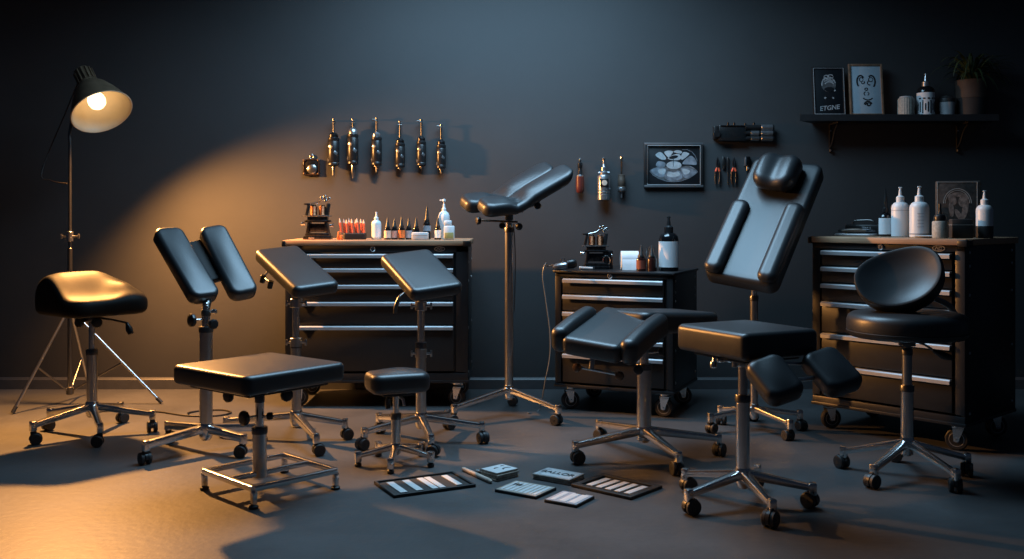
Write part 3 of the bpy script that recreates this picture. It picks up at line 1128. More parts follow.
# ------------------------------------------------------------------ bottles and small things
def bottle(name, label, cat, px, d, z, h, r, body, style, lab=None, cap='black_plastic', group=None, labh=(.08, .62)):
    root = thing(name, label, cat, ((px - CX) * d / F, d, z), 0, group)
    bd = MB(body)
    if style == 'cone':                                     # ink bottle with a pointed cap
        bh = h * .52
        bd.lathe([(r * .85, 0), (r, .003), (r, bh * .86), (r * .9, bh * .95), (r * .55, bh), (r * .5, bh * 1.06)])
        c = MB(cap).lathe([(r * .72, bh * 1.0), (r * .74, bh * 1.12), (r * .55, bh * 1.22), (r * .16, h * .97), (r * .06, h)])
        ltop = bh * .80
    elif style == 'squeeze':                                # round shouldered bottle with a nozzle
        bh = h * .70
        bd.lathe([(r * .9, 0), (r, .004), (r, bh * .82), (r * .94, bh * .90), (r * .72, bh * .97), (r * .42, bh), (r * .40, bh * 1.04)])
        c = MB(cap).lathe([(r * .46, bh), (r * .46, h * .80), (r * .22, h * .83), (r * .14, h * .95), (r * .09, h)])
        c.cyl((r * -.2, 0, h * .985), (r * .2, 0, h * .985), r * .09, 8)
        ltop = bh * .78
    elif style == 'pump':
        bh = h * .70
        bd.lathe([(r * .92, 0), (r, .004), (r, bh * .74), (r * .95, bh * .84), (r * .75, bh * .94), (r * .34, bh), (r * .30, bh * 1.05)])
        c = MB(cap).lathe([(r * .38, bh * .99), (r * .38, bh * 1.09), (r * .22, bh * 1.12), (r * .20, h * .86), (r * .12, h * .87), (r * .12, h * .93), (r * .3, h * .94), (r * .3, h * .99), (r * .1, h)])
        c.box(r * .9, r * .3, h * .035, T(-r * .3, 0, h * .965), r=.003)
        ltop = bh * .74
    elif style == 'dropper':
        bh = h * .50
        bd.lathe([(r * .92, 0), (r, .004), (r, bh * .78), (r * .9, bh * .88), (r * .5, bh * .97), (r * .36, bh * 1.0), (r * .36, bh * 1.08)])
        c = MB(cap).lathe([(r * .46, bh * 1.02), (r * .46, bh * 1.18), (r * .30, bh * 1.22), (r * .28, h * .80), (r * .12, h * .88), (r * .10, h)])
        ltop = bh * .78
    bd.build('bottle_body', root)
    c.build('cap', root)
    if lab:
        l0 = labh[0] * h
        rr = r * 1.012
        MB(lab).lathe([(r * .9, l0), (rr, l0), (rr, ltop * .99), (r * .9, ltop * .99)], seg=28).build('bottle_label', root)
    return root


# on the left cabinet
z = 1.0
INK = 'ink bottles on the left cabinet'
bottle('squeeze_bottle', 'pale milky squeeze bottle beside the red sticks on the left cabinet', 'bottle', 376.3, 6.08, z, .168, .030, 'bottle_milk', 'squeeze', 'label_white', 'bottle_white')
for px, lab, hh, dd, words in ((387.5, 'label_beige', .135, 6.05, 'black ink bottle with beige label next to the milky squeeze bottle'),
                               (394.5, 'label_pink', .132, 6.07, 'black ink bottle with pink label left of the orange one'),
                               (401.5, 'label_orange', .140, 6.05, 'black ink bottle with bright orange label on the left cabinet'),
                               (408.8, 'label_grey', .135, 6.07, 'black ink bottle with blue grey label right of the orange one'),
                               (416.2, None, .138, 6.13, 'all black ink bottle standing behind the small white box'),
                               (437.8, 'label_white', .140, 6.06, 'black ink bottle with white label beside the white pump bottle')):
    bottle('ink_bottle', words, 'bottle', px, dd, z, hh, .0205, 'bottle_black', 'cone', lab, group=INK)
bottle('ink_bottle', 'tallest black ink bottle on the left cabinet, behind the white box', 'bottle', 427.0, 6.15, z, .205, .024, 'bottle_black', 'cone', 'label_grey', group=INK, labh=(.25, .5))
bottle('pump_bottle', 'tall white pump bottle with black pump head on the left cabinet', 'bottle', 444.0, 6.18, z, .250, .036, 'bottle_white', 'pump', None, 'bottle_white')
pb = thing('soap_jar', 'short white square jar with olive label at the right end of the left cabinet', 'jar', ((449.3 - CX) * 6.03 / F, 6.03, z))
j = MB('bottle_white').box(.064, .056, .085, T(0, 0, .0425), r=.008)
j.build('jar_body', pb)
MB('label_olive').box(.054, .003, .036, T(0, -.0285, .026), r=.001).build('jar_label', pb)
MB('bottle_white').box(.046, .044, .032, T(-.008, 0, .101), r=.006).build('jar_lid', pb)
wb = MB('paper').box(.098, .06, .046, T(0, 0, .023), r=.006)
wb.m('paper_grey').box(.090, .002, .002, T(0, -.0305, .03), r=.0005)
o = wb.build('tissue_box')
o.location = ((420.2 - CX) * 6.0 / F, 6.0, z)
tag(o, 'small white box in front of the black ink bottles', 'box')

# red sticks standing in a black holder
st = thing('stick_holder', 'low black holder under the red sticks on the left cabinet', 'holder', ((355 - CX) * 6.08 / F, 6.08, z))
MB('tray_black').pad(.135, .062, .040, rc=.012, re=.006, M=I4).build('tray', st)
for k in range(9):
    x0 = ((339.5 + k * 2.85) - CX) * 6.08 / F
    lean = -.010 + .003 * (k % 3)
    hb, ht = z + .0395, z + .130 - .004 * (k % 3)
    y0 = 6.08 + (.012 if k % 2 else -.010)
    s = MB('stick_red').tube([(0, 0, 0), (lean * .8, 0, (ht - hb) * .72)], [.0072, .0072], 8)
    s.m('stick_tip').tube([(lean * .8, 0, (ht - hb) * .72), (lean * 1.1, 0, ht - hb)], [.0072, .0018], 8)
    o = s.build('red_stick')
    o.location = (x0 + .013, y0, hb)
    tag(o, 'thin red pointed stick standing in the black holder on the left cabinet', 'stick', 'red sticks in the holder')


def desk_machine(px, d, z, label, mirror=1, copper='copper', k=1.0):
    """antique looking coil machine on a stepped stand"""
    root = thing('tattoo_machine', label, 'tattoo machine', ((px - CX) * d / F, d, z))
    q = MB('gun_metal')
    q.box(.165 * k, .10, .022, T(0, 0, .011), r=.004).box(.145 * k, .085, .018, T(0, 0, .030), r=.004)
    q.m('chrome').box(.035, .003, .010, T(-.03, -.0505, .012), r=.001)
    q.build('stand', root)
    q = MB('gun_metal')
    for s in (-1, 1):
        q.box(.016, .07, .07, T(s * .056 * k, 0, .072) @ R('Y', s * -8), r=.003)
    q.box(.15 * k, .08, .014, T(0, 0, .112), r=.003).box(.10 * k, .06, .05, T(0, .01, .072), r=.003)
    q.m('steel').box(.165 * k, .075, .007, T(-.004, 0, .143), r=.002)
    q.m('gun_metal').box(.12 * k, .06, .022, T(0, 0, .128), r=.003)
    q.build('frame', root)
    for s in (-1, 1):
        c = MB(copper)
        for i in range(7):
            c.tube([(s * .026 * mirror + .019 * math.cos(a), .019 * math.sin(a), .153 + i * .0075) for a in [2 * PI * t / 14 for t in range(14)]], .0042, 6, closed=True)
        c.m('bronze').cyl((s * .026 * mirror, 0, .147), (s * .026 * mirror, 0, .212), .015)
        c.build('coil', root)
    a = MB('machine_black').box(.022, .03, .075, T(.060 * mirror, 0, .184) @ R('Y', 8 * mirror), r=.003)
    a.build('side_post', root)
    a = MB('machine_black').box(.016, .03, .07, T(-.063 * mirror, 0, .182) @ R('Y', 12 * mirror), r=.003)
    a.box(.035, .034, .010, T(-.066 * mirror, 0, .217), r=.002)
    a.build('side_post', root)
    a = MB('steel')
    a.tube(smooth_path([(-.05 * mirror, 0, .216), (.0, 0, .228), (.03 * mirror, 0, .245), (.065 * mirror, 0, .25)], 5), .007, 10)
    for x, zz in ((.025, .255), (.045, .262), (.068, .25), (.05, .236)):
        a.cyl((x * mirror, -.014, zz), (x * mirror, .014, zz), .009, 12)
    a.build('armature_bar', root)
    a = MB('chrome')
    for s, zz in ((-1, .098), (1, .085)):
        a.cyl((s * .075, -.02, zz), (s * .095, -.02, zz), .010, 12)
        a.cyl((s * .093, -.02, zz), (s * .099, -.02, zz), .014, 12)
    a.build('thumb_screw', root)
    return root


desk_machine(318, 6.10, 1.0, 'dark coil tattoo machine on a stepped stand at the left end of the left cabinet')
og = MB('label_orange').box(.020, .02, .05, T(0, 0, .025) @ R('Y', 8), r=.004).box(.018, .018, .03, T(.018, -.008, .015), r=.004)
o = og.build('orange_ink_cap')
o.location = ((338.5 - CX) * 6.0 / F + .003, 6.0, 1.0)
tag(o, 'small orange ink cap beside the coil machine on the left cabinet', 'ink cap')

# on the middle cabinet
z = .825
mm = desk_machine(596, 5.98, z, 'coil tattoo machine with copper windings on the small middle cabinet', 1, 'copper', 1.0)
mm.scale = (.95, .95, .97)
ex = MB('gun_metal').box(.06, .06, .115, T(.075, .0, .058), r=.006)
ex.m('chrome').tube([(.062 + .022 * math.cos(a), -.032, .055 + .03 * math.sin(a)) for a in [2 * PI * t / 20 for t in range(20)]], .004, 8, closed=True)
ex.build('side_block', mm)

gun = thing('rotary_machine', 'silver rotary machine lying with its cable on the left corner of the middle cabinet', 'tattoo machine', ((566 - CX) * 5.93 / F, 5.93, z))
b_ = MB('machine_silver').lathe([(.008, -.09), (.018, -.086), (.023, -.07), (.023, -.01), (.018, .0), (.012, .004)], T(.01, -.01, .026) @ R('Y', 80), 20)
b_.build('grip', gun)
b_ = MB('machine_black').lathe([(.014, -.01), (.028, -.004), (.030, .03), (.022, .048), (.01, .052)], T(.012, -.01, .032) @ R('Y', 80), 20)
b_.m('chrome').tube([(-.02 + .013 * math.cos(a), -.01, .056 + .013 * math.sin(a)) for a in [2 * PI * t / 16 for t in range(16)]], .003, 8, closed=True)
b_.build('motor', gun)
tip = MB('paper').tube([(.075, -.045, .012), (.155, -.055, .009)], [.010, .008], 10)
tip.build('needle_sleeve', gun)
g0 = gun.location
cab = MB('cord_grey').tube(smooth_path([Vector((-.075, -.01, .030)), Vector((-.11, -.02, .02)), U(546, 263, 5.78) - g0, U(542.8, 275, 5.76) - g0, U(546, 300, 5.76) - g0, U(550, 331, 5.76) - g0, U(550, 356, 5.76) - g0, U(545.5, 380, 5.78) - g0, Vector(G(539, 411)) + Vector((0, 0, .006)) - g0, Vector(G(528, 414)) + Vector((0, 0, .006)) - g0], 8), .004, 8)
cab.build('cable', gun)

pr = thing('paper_towel_roll', 'white paper roll lying beside the small red ink bottles', 'paper roll', ((630 - CX) * 5.92 / F, 5.92, z))
rl = MB('cloth_white').tube([(-.052, .03, .055), (.052, .03, .055)], .055, 30)
rl.build('roll', pr)
ss = MB('cloth_white').loft([[(x, -.026, .060), (x, -.036, .03), (x, -.042, .0), (x, -.040, .0), (x, -.033, .03), (x, -.022, .065)] for x in (-.05, .052)])
ss.build('loose_sheet', pr)

for px, lab, dd, words in ((641.2, 'label_red', 5.79, 'small dark red ink bottle with orange label beside the paper roll'),
                           (651.8, None, 5.77, 'small dark red ink bottle next to the large white labelled bottle')):
    bottle('ink_bottle', words, 'bottle', px, dd, z, .150, .0285, 'amber_dark', 'cone', lab, group='ink bottles on the middle cabinet')
gl = MB('clear_glass').lathe([(.026, 0), (.028, .003), (.028, .135), (.0265, .135), (.0265, .006), (.004, .005)], seg=28)
o = gl.build('glass_jar')
o.location = ((650.5 - CX) * 5.90 / F, 5.90, z)
tag(o, 'clear glass jar behind the small dark red ink bottles', 'jar')
bottle('pump_bottle', 'large black pump bottle with a plain white label on the middle cabinet', 'bottle', 668.7, 5.80, z, .318, .057, 'bottle_black', 'squeeze', 'label_white', labh=(.07, .6))

# on the right cabinet
z = 1.035
bottle('dropper_bottle', 'black dropper bottle with white label on the right cabinet', 'bottle', 885.5, 5.30, z, .255, .034, 'bottle_black', 'dropper', 'label_white', labh=(.05, .4))
d1 = bottle('squeeze_bottle', 'plain white squeeze bottle right of the black dropper bottle', 'bottle', 900.3, 5.22, z, .262, .045, 'bottle_white', 'squeeze', None, 'bottle_white')
rib = MB('label_grey').lathe([(.044, .138), (.0455, .138), (.0455, .1405), (.044, .1405)], seg=28)
rib.build('seam_ring', d1)
d2 = bottle('squeeze_bottle', 'white squeeze bottle with faint printed panel, in front of the framed plaque', 'bottle', 919.3, 5.09, z, .262, .048, 'bottle_white', 'squeeze', None, 'bottle_white')
MB('label_grey').lathe([(.047, .015), (.0487, .015), (.0487, .022), (.047, .022)], seg=28).build('base_ring', d2)
tx = MB('label_grey')
for i in range(5):
    a = -105 + 0
    tx.box(.034 - .004 * (i % 2), .002, .0022, T(0, 0, .055 + i * .017) @ T(-.012, -.0465, 0) @ R('Z', -14), r=.0005)
tx.build('printed_lines', d2)
d3 = bottle('squeeze_bottle', 'white squeeze bottle with dark lower half at the right end of the right cabinet', 'bottle', 984.5, 4.98, z, .238, .040, 'bottle_white', 'squeeze', None, 'bottle_white')
MB('box_dark').lathe([(.038, .0), (.0406, .003), (.0406, .060), (.039, .060)], seg=28).build('dark_sleeve', d3)
jd = thing('dropper_jar', 'short pale jar with black dropper cap in front of the plaque', 'jar', ((940 - CX) * 4.90 / F, 4.90, z))
MB('stoneware').lathe([(.034, 0), (.037, .003), (.037, .080), (.034, .085), (.02, .086)]).build('jar_body', jd)
MB('black_plastic').lathe([(.029, .085), (.030, .105), (.026, .115), (.012, .120), (.007, .14), (.006, .17), (.004, .172)]).build('cap', jd)
bx = MB('box_dark').box(.100, .075, .095, T(0, 0, .0475), r=.004)
bx.m('plaque_line').box(.101, .076, .002, T(0, 0, .066), r=.0005)
o = bx.build('dark_box')
o.location = ((961 - CX) * 4.95 / F, 4.95, z)
o.rotation_euler = (0, 0, math.radians(-12))
tag(o, 'dark square box standing before the framed plaque', 'box')

pq = thing('framed_plaque', 'brown framed plaque with arched figures propped on the right cabinet', 'plaque', ((958 - CX) * 5.12 / F, 5.12, z), -14)
pw, ph = .215, .29
q = MB('plaque_dark').box(pw, .035, ph, T(0, 0, ph / 2), r=.008)
q.build('panel', pq)
q = MB('plaque_line')
M = T(0, -.018, ph / 2) @ R('X', 90)
q.ribbon([(-pw / 2 + .006, -ph / 2 + .006), (-pw / 2 + .006, ph / 2 - .006), (pw / 2 - .02, ph / 2 - .006), (pw / 2 - .02, -ph / 2 + .006)], .005, M)
q.ribbon(arc(-.006, .03, .066, .075, 0, 180, 24), .004, M)
q.ribbon(arc(-.006, .03, .058, .066, 0, 180, 24), .003, M)
q.build('frame_line', pq)
q = MB('plaque_brown')
for cx_, cy_, rx, ry, ro in ((-.03, .05, .018, .03, 20), (.022, .045, .022, .034, -15), (-.035, .0, .012, .04, 5), (.03, -.005, .014, .05, -12), (-.004, .075, .03, .012, 0), (.0, -.03, .012, .035, 30)):
    q.poly(arc(cx_, cy_, rx, ry, 0, 345, 22, ro), .0012, M)
q.build('figures', pq)

tr = thing('instrument_tray', 'shallow silver tray of black tools at the left end of the right cabinet', 'tray', ((856 - CX) * 5.42 / F, 5.42, z), -40)
MB('handle_alu').pad(.22, .10, .014, rc=.03, re=.006).build('tray', tr)
for i, (x, y, L, a, mm_) in enumerate(((-.04, .0, .11, 8, 'machine_black'), (.02, .030, .15, 3, 'gun_metal'), (.0, -.030, .13, 4, 'machine_brown'))):
    k = MB(mm_).tube([(-L / 2, 0, 0), (-L * .2, 0, .004), (L * .2, 0, .004), (L / 2, 0, 0)], [.006, .011, .012, .005], 12)
    o = k.build('tattoo_pen')
    Mw = T(*tr.location) @ R('Z', -40)
    o.matrix_world = Mw @ T(x, y, .0275) @ R('Z', a)
    tag(o, ('thick black pen shaped tool on the silver tray of the right cabinet', 'grey metal pen shaped tool along the rear of the silver tray', 'brown pen shaped tool along the front of the silver tray')[i], 'tool', 'tools on the tray')
bk = thing('machine_case', 'flat black case lying behind the silver tray on the right cabinet', 'case', ((866 - CX) * 5.50 / F, 5.50, z), -40)
MB('machine_black').box(.20, .10, .062, T(0, 0, .031), r=.008).build('case_body', bk)
MB('dark_steel').tube(smooth_path([(-.07, 0, .062), (-.06, 0, .082), (.03, 0, .085), (.05, 0, .062)], 5), .005, 10).build('handle', bk)
lettering('TM I', .026, T(.02, -.0508, .040) @ R('X', 90), 'chalk', bk)
dish = MB('bottle_white').lathe([(.03, 0), (.05, .006), (.056, .011), (.054, .012), (.03, .004), (.002, .003)], seg=30)
o = dish.build('saucer')
o.location = ((926 - CX) * 4.97 / F, 4.97, z)
tag(o, 'thin white saucer at the front edge of the right cabinet', 'saucer')


# ------------------------------------------------------------------ the back wall: tools, picture, shelf
def W(px, py, off=0.):
    return U(px, py, WY - off)


def hung(px, py, name, label, cat, group=None):
    p = W(px, py, .035)
    return thing(name, label, cat, (p.x, WY, p.z), 0, group)


K = WY / F          # metres per pixel on the wall


def hanging_machine(px, ytop, ybody, ybot, ytip, wid, label, style):
    root = hung(px, ybody, 'hanging_tattoo_machine', label, 'tattoo machine', 'tattoo machines hanging on the wall')
    Z = lambda y: (ybody - y) * K
    r = wid * K / 2
    off = -(r + .012)
    o = MB('machine_black')
    zb, zt = Z(ybot), 0
    o.lathe([(r * .8, zb), (r, zb + .006), (r, zb + .02), (r * .93, zb + .024), (r, zb + .03), (r, zt - .03), (r * .93, zt - .026), (r, zt - .02), (r, zt - .006), (r * .8, zt)], T(0, off, 0), 22)
    o.m('machine_silver')
    L = zt - zb
    for a, s in ((205, .2), (300, .45), (250, .66)):
        if style != 2 or s > .3:
            o.box(r * .7, .002, L * .10, T(0, off, zb + L * s) @ R('Z', a - 270) @ T(0, -r * .985, 0) @ R('Y', 35), r=.001)
    o.build('body', root)
    c = MB('machine_silver' if style in (1, 3) else 'gun_metal')
    hcol = .026 if style != 1 else .034
    c.lathe([(r * .8, -.001), (r * .82, hcol * .6), (r * .55, hcol), (r * .25, hcol + .006), (.004, hcol + .008)], T(0, off, 0), 20)
    c.build('collar', root)
    h = MB('dark_steel')
    top = Z(ytop)
    h.cyl((0, off, 0), (0, off, top - .012), .0058, 10)
    if style in (0, 1, 2):
        h.cyl((-.014, off, top - .02), (.014, off, top - .02), .005, 8)
    else:
        h.tube([(0, off, top - .014), (-.016, off, top - .005), (-.03, off, top - .006)], .0065, 10)
    h.m('chrome').lathe([(.004, -.01), (.010, -.005), (.010, .006), (.003, .011)], T(0, off, top) , 12)
    h.cyl((0, off, top - .004), (0, 0, top - .004), .004, 8)
    h.build('hanger_rod', root)
    t = MB('steel')
    zt2 = Z(ytip)
    if style in (0, 1):
        t.lathe([(.010, zb + .004), (.012, zb - .004), (.010, (zb + zt2) / 2), (.005 if style else .009, zt2 + .004), (.002, zt2)], T(0, off, 0), 14)
    else:
        t.lathe([(r * .5, zb + .004), (r * .5, zb - .006), (.006, zb - .010), (.005, zt2), (.002, zt2 - .001)], T(0, off, 0), 14)
    t.build('needle_tube', root)


hanging_machine(334, 120, 137.5, 166, 176, 11.5, 'black machine with straight blunt tip, leftmost of the six hanging in a row', 0)
hanging_machine(353.2, 120, 134, 164.5, 178, 11, 'black machine with long pointed tip, second from the left in the hanging row', 1)
hanging_machine(376.8, 119, 137, 165.5, 172, 10.5, 'black machine with silver ring at its neck, tallest of the hanging row', 3)
hanging_machine(400.2, 122, 143, 167.5, 170, 10, 'short black machine hanging right of the one with the silver neck ring', 2)
hanging_machine(421.5, 120.5, 141, 166, 169, 9.5, 'slim black machine with bent hanger rod, second from the right in the hanging row', 4)
hanging_machine(441.2, 125.5, 144.5, 168.5, 173, 9.5, 'black machine hung lowest, rightmost of the six hanging in a row', 5)

pd = hung(310.8, 167, 'wall_machine_plate', 'small square metal machine plate on the wall left of the hanging row', 'tattoo machine')
q = MB('gun_metal')
q.box(.112, .014, .106, T(0, -.008, 0), r=.006)
q.build('plate', pd)
q = MB('bronze')
for sx in (-1, 1):
    for sz in (-1, 1):
        q.lathe([(.008, 0), (.008, .006), (.003, .008)], T(sx * .046, -.015, sz * .044) @ R('X', 90), 12)
q.ribbon([(-.05, -.05), (-.05, .05), (.05, .05), (.05, -.05), (-.05, -.05)], .007, T(0, -.0155, 0) @ R('X', 90), .004)
q.build('plate_rim', pd)
q = MB('steel').lathe([(.030, 0), (.032, .006), (.02, .012), (.004, .013)], T(.004, -.014, -.014) @ R('X', 90), 20)
q.build('motor_cap', pd)
q = MB('steel').tube([(.012 * math.cos(a), -.008, .068 + .014 * math.sin(a)) for a in [2 * PI * t / 16 for t in range(16)]], .004, 8, closed=True)
q.build('hanger_loop', pd)

# the right-hand wall tools
t1 = hung(580, 160.5, 'hanging_tattoo_pen', 'short machine with dark red grip hanging right of the tall armrest', 'tattoo machine')
of = -.035
MB('machine_black').lathe([(.004, .012), (.009, .004), (.007, -.010), (.016, -.018), (.016, -.046), (.011, -.052), (.013, -.078), (.018, -.10)], T(0, of, 0), 18).build('motor', t1)
MB('machine_red').lathe([(.016, -.098), (.026, -.108), (.027, -.17), (.024, -.205), (.018, -.212)], T(0, of, 0), 20).build('grip', t1)
q = MB('machine_silver').lathe([(.019, -.094), (.023, -.099), (.022, -.11), (.018, -.112)], T(0, of, 0), 20)
q.cyl((0, of, 0), (0, 0, 0), .004, 8).lathe([(.003, .016), (.009, .010), (.009, .002), (.003, -.002)], T(0, of, 0), 12)
q.build('collar', t1)

t2 = hung(603.5, 159, 'hanging_tattoo_gun', 'large silver tattoo machine with dark square plate hanging on the wall', 'tattoo machine')
of = -.055
q = MB('machine_silver')
q.lathe([(.036, -.272), (.043, -.268), (.043, -.235), (.039, -.231), (.043, -.227), (.043, -.215), (.039, -.211), (.043, -.207), (.043, -.12), (.038, -.108), (.02, -.104)], T(0, of, 0), 28)
q.build('body', t2)
q = MB('machine_silver').lathe([(.026, -.108), (.028, -.09), (.018, -.080), (.018, -.058), (.010, -.05), (.006, -.03), (.006, -.005)], T(0, of, 0), 18)
q.cyl((-.038, of, -.09), (.038, of, -.09), .007, 10)
q.build('neck', t2)
q = MB('chrome').lathe([(.003, -.012), (.010, -.007), (.011, .004), (.003, .012)], T(0, of, 0), 14).cyl((0, of, 0), (0, 0, 0), .004, 8)
q.build('hanger', t2)
q = MB('machine_black').box(.056, .006, .054, T(0, of - .042, -.158), r=.003)
q.m('label_beige').lathe([(.018, 0), (.018, .003), (.002, .004)], T(0, of - .0445, -.158) @ R('X', 90), 18)
q.build('name_plate', t2)

t3 = hung(621.5, 158, 'hanging_tattoo_pen', 'slender brown and grey machine with long rod, right of the silver one on the wall', 'tattoo machine')
of = -.038
q = MB('machine_brown').lathe([(.018, -.225), (.024, -.22), (.026, -.19), (.020, -.185), (.025, -.178), (.025, -.14), (.023, -.135), (.023, -.112), (.014, -.108)], T(0, of, 0), 20)
q.build('grip', t3)
q = MB('machine_silver').lathe([(.025, -.216), (.0268, -.213), (.0268, -.196), (.025, -.193)], T(0, of, 0), 20)
q.cyl((0, of, -.225), (0, of, -.262), .006, 10)
q.build('tip', t3)
q = MB('bronze').cyl((0, of, -.11), (0, of, 0), .005, 10)
q.m('chrome').lathe([(.003, -.012), (.010, -.006), (.010, .006), (.003, .012)], T(0, of, 0), 12).cyl((0, of, 0), (0, 0, 0), .004, 8)
q.build('hanger_rod', t3)

# framed flower picture
fp = hung(674, 165, 'framed_picture', 'black framed picture of a grey flower on the centre of the wall', 'picture')
w_, h_ = 59 * K, 44.5 * K
q = MB('frame_black')
q.boxat((-w_ / 2, -.028, -h_ / 2), (-w_ / 2 + .020, 0, h_ / 2), .003).boxat((w_ / 2 - .020, -.028, -h_ / 2), (w_ / 2, 0, h_ / 2), .003)
q.m('frame_grey').boxat((-w_ / 2, -.030, h_ / 2 - .016), (w_ / 2, 0, h_ / 2), .003).boxat((-w_ / 2, -.030, -h_ / 2), (w_ / 2, 0, -h_ / 2 + .016), .003)
q.build('frame', fp)
q = MB('picture_black').boxat((-w_ / 2 + .018, -.012, -h_ / 2 + .014), (w_ / 2 - .018, -.002, h_ / 2 - .014), .001)
q.build('picture_panel', fp)
M = T(0, -.0122, 0) @ R('X', 90)
q = MB('frame_line')
M = T(0, -.0295, 0) @ R('X', 90)
a_, b_ = w_ / 2 - .0215, h_ / 2 - .018
q.ribbon([(-a_, -b_), (-a_, b_), (a_, b_), (a_, -b_), (-a_, -b_)], .0045, M, .002)
q.ribbon([(-a_, -b_ + .01), (-a_, b_)], .0045, M, .002)
q.build('inner_border', fp)
M = T(0, -.0122, 0) @ R('X', 90)
q = MB('petal')


def crop_pts(pts):
    return [((x - 350) / 10.36 * K, (268 - y) / 10.36 * K) for x, y in pts]


def soft(pts):
    """rounded closed outline through the points"""
    p = [Vector((x, y, 0)) for x, y in pts]
    n = len(p)
    out = []
    for i in range(n):
        a, b2, c, d = p[i - 1], p[i], p[(i + 1) % n], p[(i + 2) % n]
        for k in range(5):
            t = k / 5
            v = .5 * ((2 * b2) + (c - a) * t + (2 * a - 5 * b2 + 4 * c - d) * t * t + (3 * b2 - a - 3 * c + d) * t ** 3)
            out.append((v.x, v.y))
    return out


q.m('chalk_dim').poly(soft(crop_pts([(110, 328), (185, 285), (300, 285), (420, 285), (520, 275), (595, 335), (520, 398), (350, 436), (190, 400)])), .0006, M)
q.m('petal')
for pts in ([(120, 325), (180, 293), (258, 297), (276, 325), (245, 392), (170, 376)], [(292, 332), (350, 338), (412, 327), (440, 398), (350, 432), (262, 402)],
            [(428, 312), (455, 293), (530, 303), (588, 335), (530, 383), (462, 397)], [(442, 250), (520, 172), (575, 205), (588, 262), (530, 262)], [(172, 278), (190, 228), (262, 242), (258, 283)]):
    q.poly(soft(crop_pts(pts)), .0012, M)
q.m('petal_light')
for pts in ([(165, 158), (215, 132), (262, 175), (272, 205), (235, 212), (190, 190)], [(255, 132), (300, 117), (345, 127), (328, 160), (300, 186), (276, 168)], [(350, 128), (392, 112), (436, 126), (428, 148), (385, 142)],
            [(292, 198), (330, 168), (402, 152), (430, 188), (405, 214), (340, 216)], [(428, 182), (452, 134), (498, 140), (510, 158), (442, 212)],
            [(190, 318), (250, 305), (268, 322), (250, 362), (205, 352)], [(300, 340), (350, 345), (402, 338), (415, 372), (350, 392), (285, 378)], [(440, 318), (462, 305), (520, 326), (500, 358), (460, 362)]):
    q.poly(soft(crop_pts(pts)), .0017, M)
q.poly(crop_pts(arc(355, 268, 78, 40, 0, 350, 30)), .0018, M)
q.m('picture_black').poly(crop_pts(arc(350, 185, 48, 17, 0, 345, 20, -12)), .0024, M).ribbon(crop_pts([(348, 200), (348, 282)]), .003, M, .0024)
q.m('petal')
q.ribbon(crop_pts([(190, 292), (140, 305), (105, 328), (140, 372), (200, 408), (280, 434), (350, 440), (430, 432), (510, 402), (565, 368), (600, 336), (570, 305), (520, 278)]), .0028, M, .0014)
q.ribbon(crop_pts([(440, 108), (490, 106), (540, 130), (575, 170), (596, 225)]), .0028, M, .0014)
q.build('flower', fp)

# power supply with cylinders
ps = hung(743.5, 132.5, 'wall_power_unit', 'black boxy device with three silver cylinders mounted high on the wall', 'device')
q = MB('machine_black').box(.18, .05, .105, T(-.075, -.026, -.005), r=.006).box(.035, .045, .085, T(-.18, -.024, -.0), r=.005)
q.cyl((-.178, -.05, -.01), (-.178, -.06, -.01), .024)
q.build('housing', ps)
q = MB('gun_metal').ribbon([(-.155, .042), (.005, .042)], .006, T(0, -.052, 0) @ R('X', 90), .004)
q.ribbon([(-.175, -.055), (.01, -.055)], .005, T(0, -.052, 0) @ R('X', 90), .004)
for x in (-.10, -.06, .07):
    q.cyl((x, -.03, .045), (x, -.03, .066), .007, 10)
q.cyl((.012, -.03, -.05), (.012, -.03, .06), .008, 10)
q.build('rails', ps)
for zz, x1, rr, m_ in ((.033, .19, .017, 'machine_silver'), (-.004, .19, .015, 'machine_silver'), (-.040, .19, .015, 'steel')):
    q = MB('machine_black').cyl((.01, -.035, zz), (.20, -.035, zz), rr + .001, 18)
    q.m(m_).cyl((.045, -.035, zz), (.10, -.035, zz), rr * .7 + .006, 18).cyl((.115, -.035, zz), (x1, -.035, zz), rr + .0025, 18)
    q.build('cylinder', ps)

# pliers and small tools under it
HT = 'hand tools hanging on the wall'


def pliers(px, label, m_):
    r0 = hung(px, 159, 'pliers', label, 'tool', HT)
    of = -.016
    q = MB('gun_metal').tube([(-.003, of, -.055), (-.006, of, -.02), (-.002, of, .012)], [.006, .006, .002], 8).tube([(.003, of, -.055), (.006, of, -.02), (.002, of, .012)], [.006, .006, .002], 8)
    q.cyl((0, of - .006, -.055), (0, 0, -.055), .008, 12)
    q.build('jaws', r0)
    for s in (-1, 1):
        q = MB(m_).tube(smooth_path([(s * .004, of, -.06), (s * .014, of, -.085), (s * .015, of, -.13), (s * .011, of, -.165)], 4), .0065, 10)
        q.m('stick_red' if m_ != 'stick_red' else 'machine_black').cyl((s * .004, of - .001, -.058), (s * .0125, of - .001, -.082), .0075, 10)
        q.build('handle', r0)


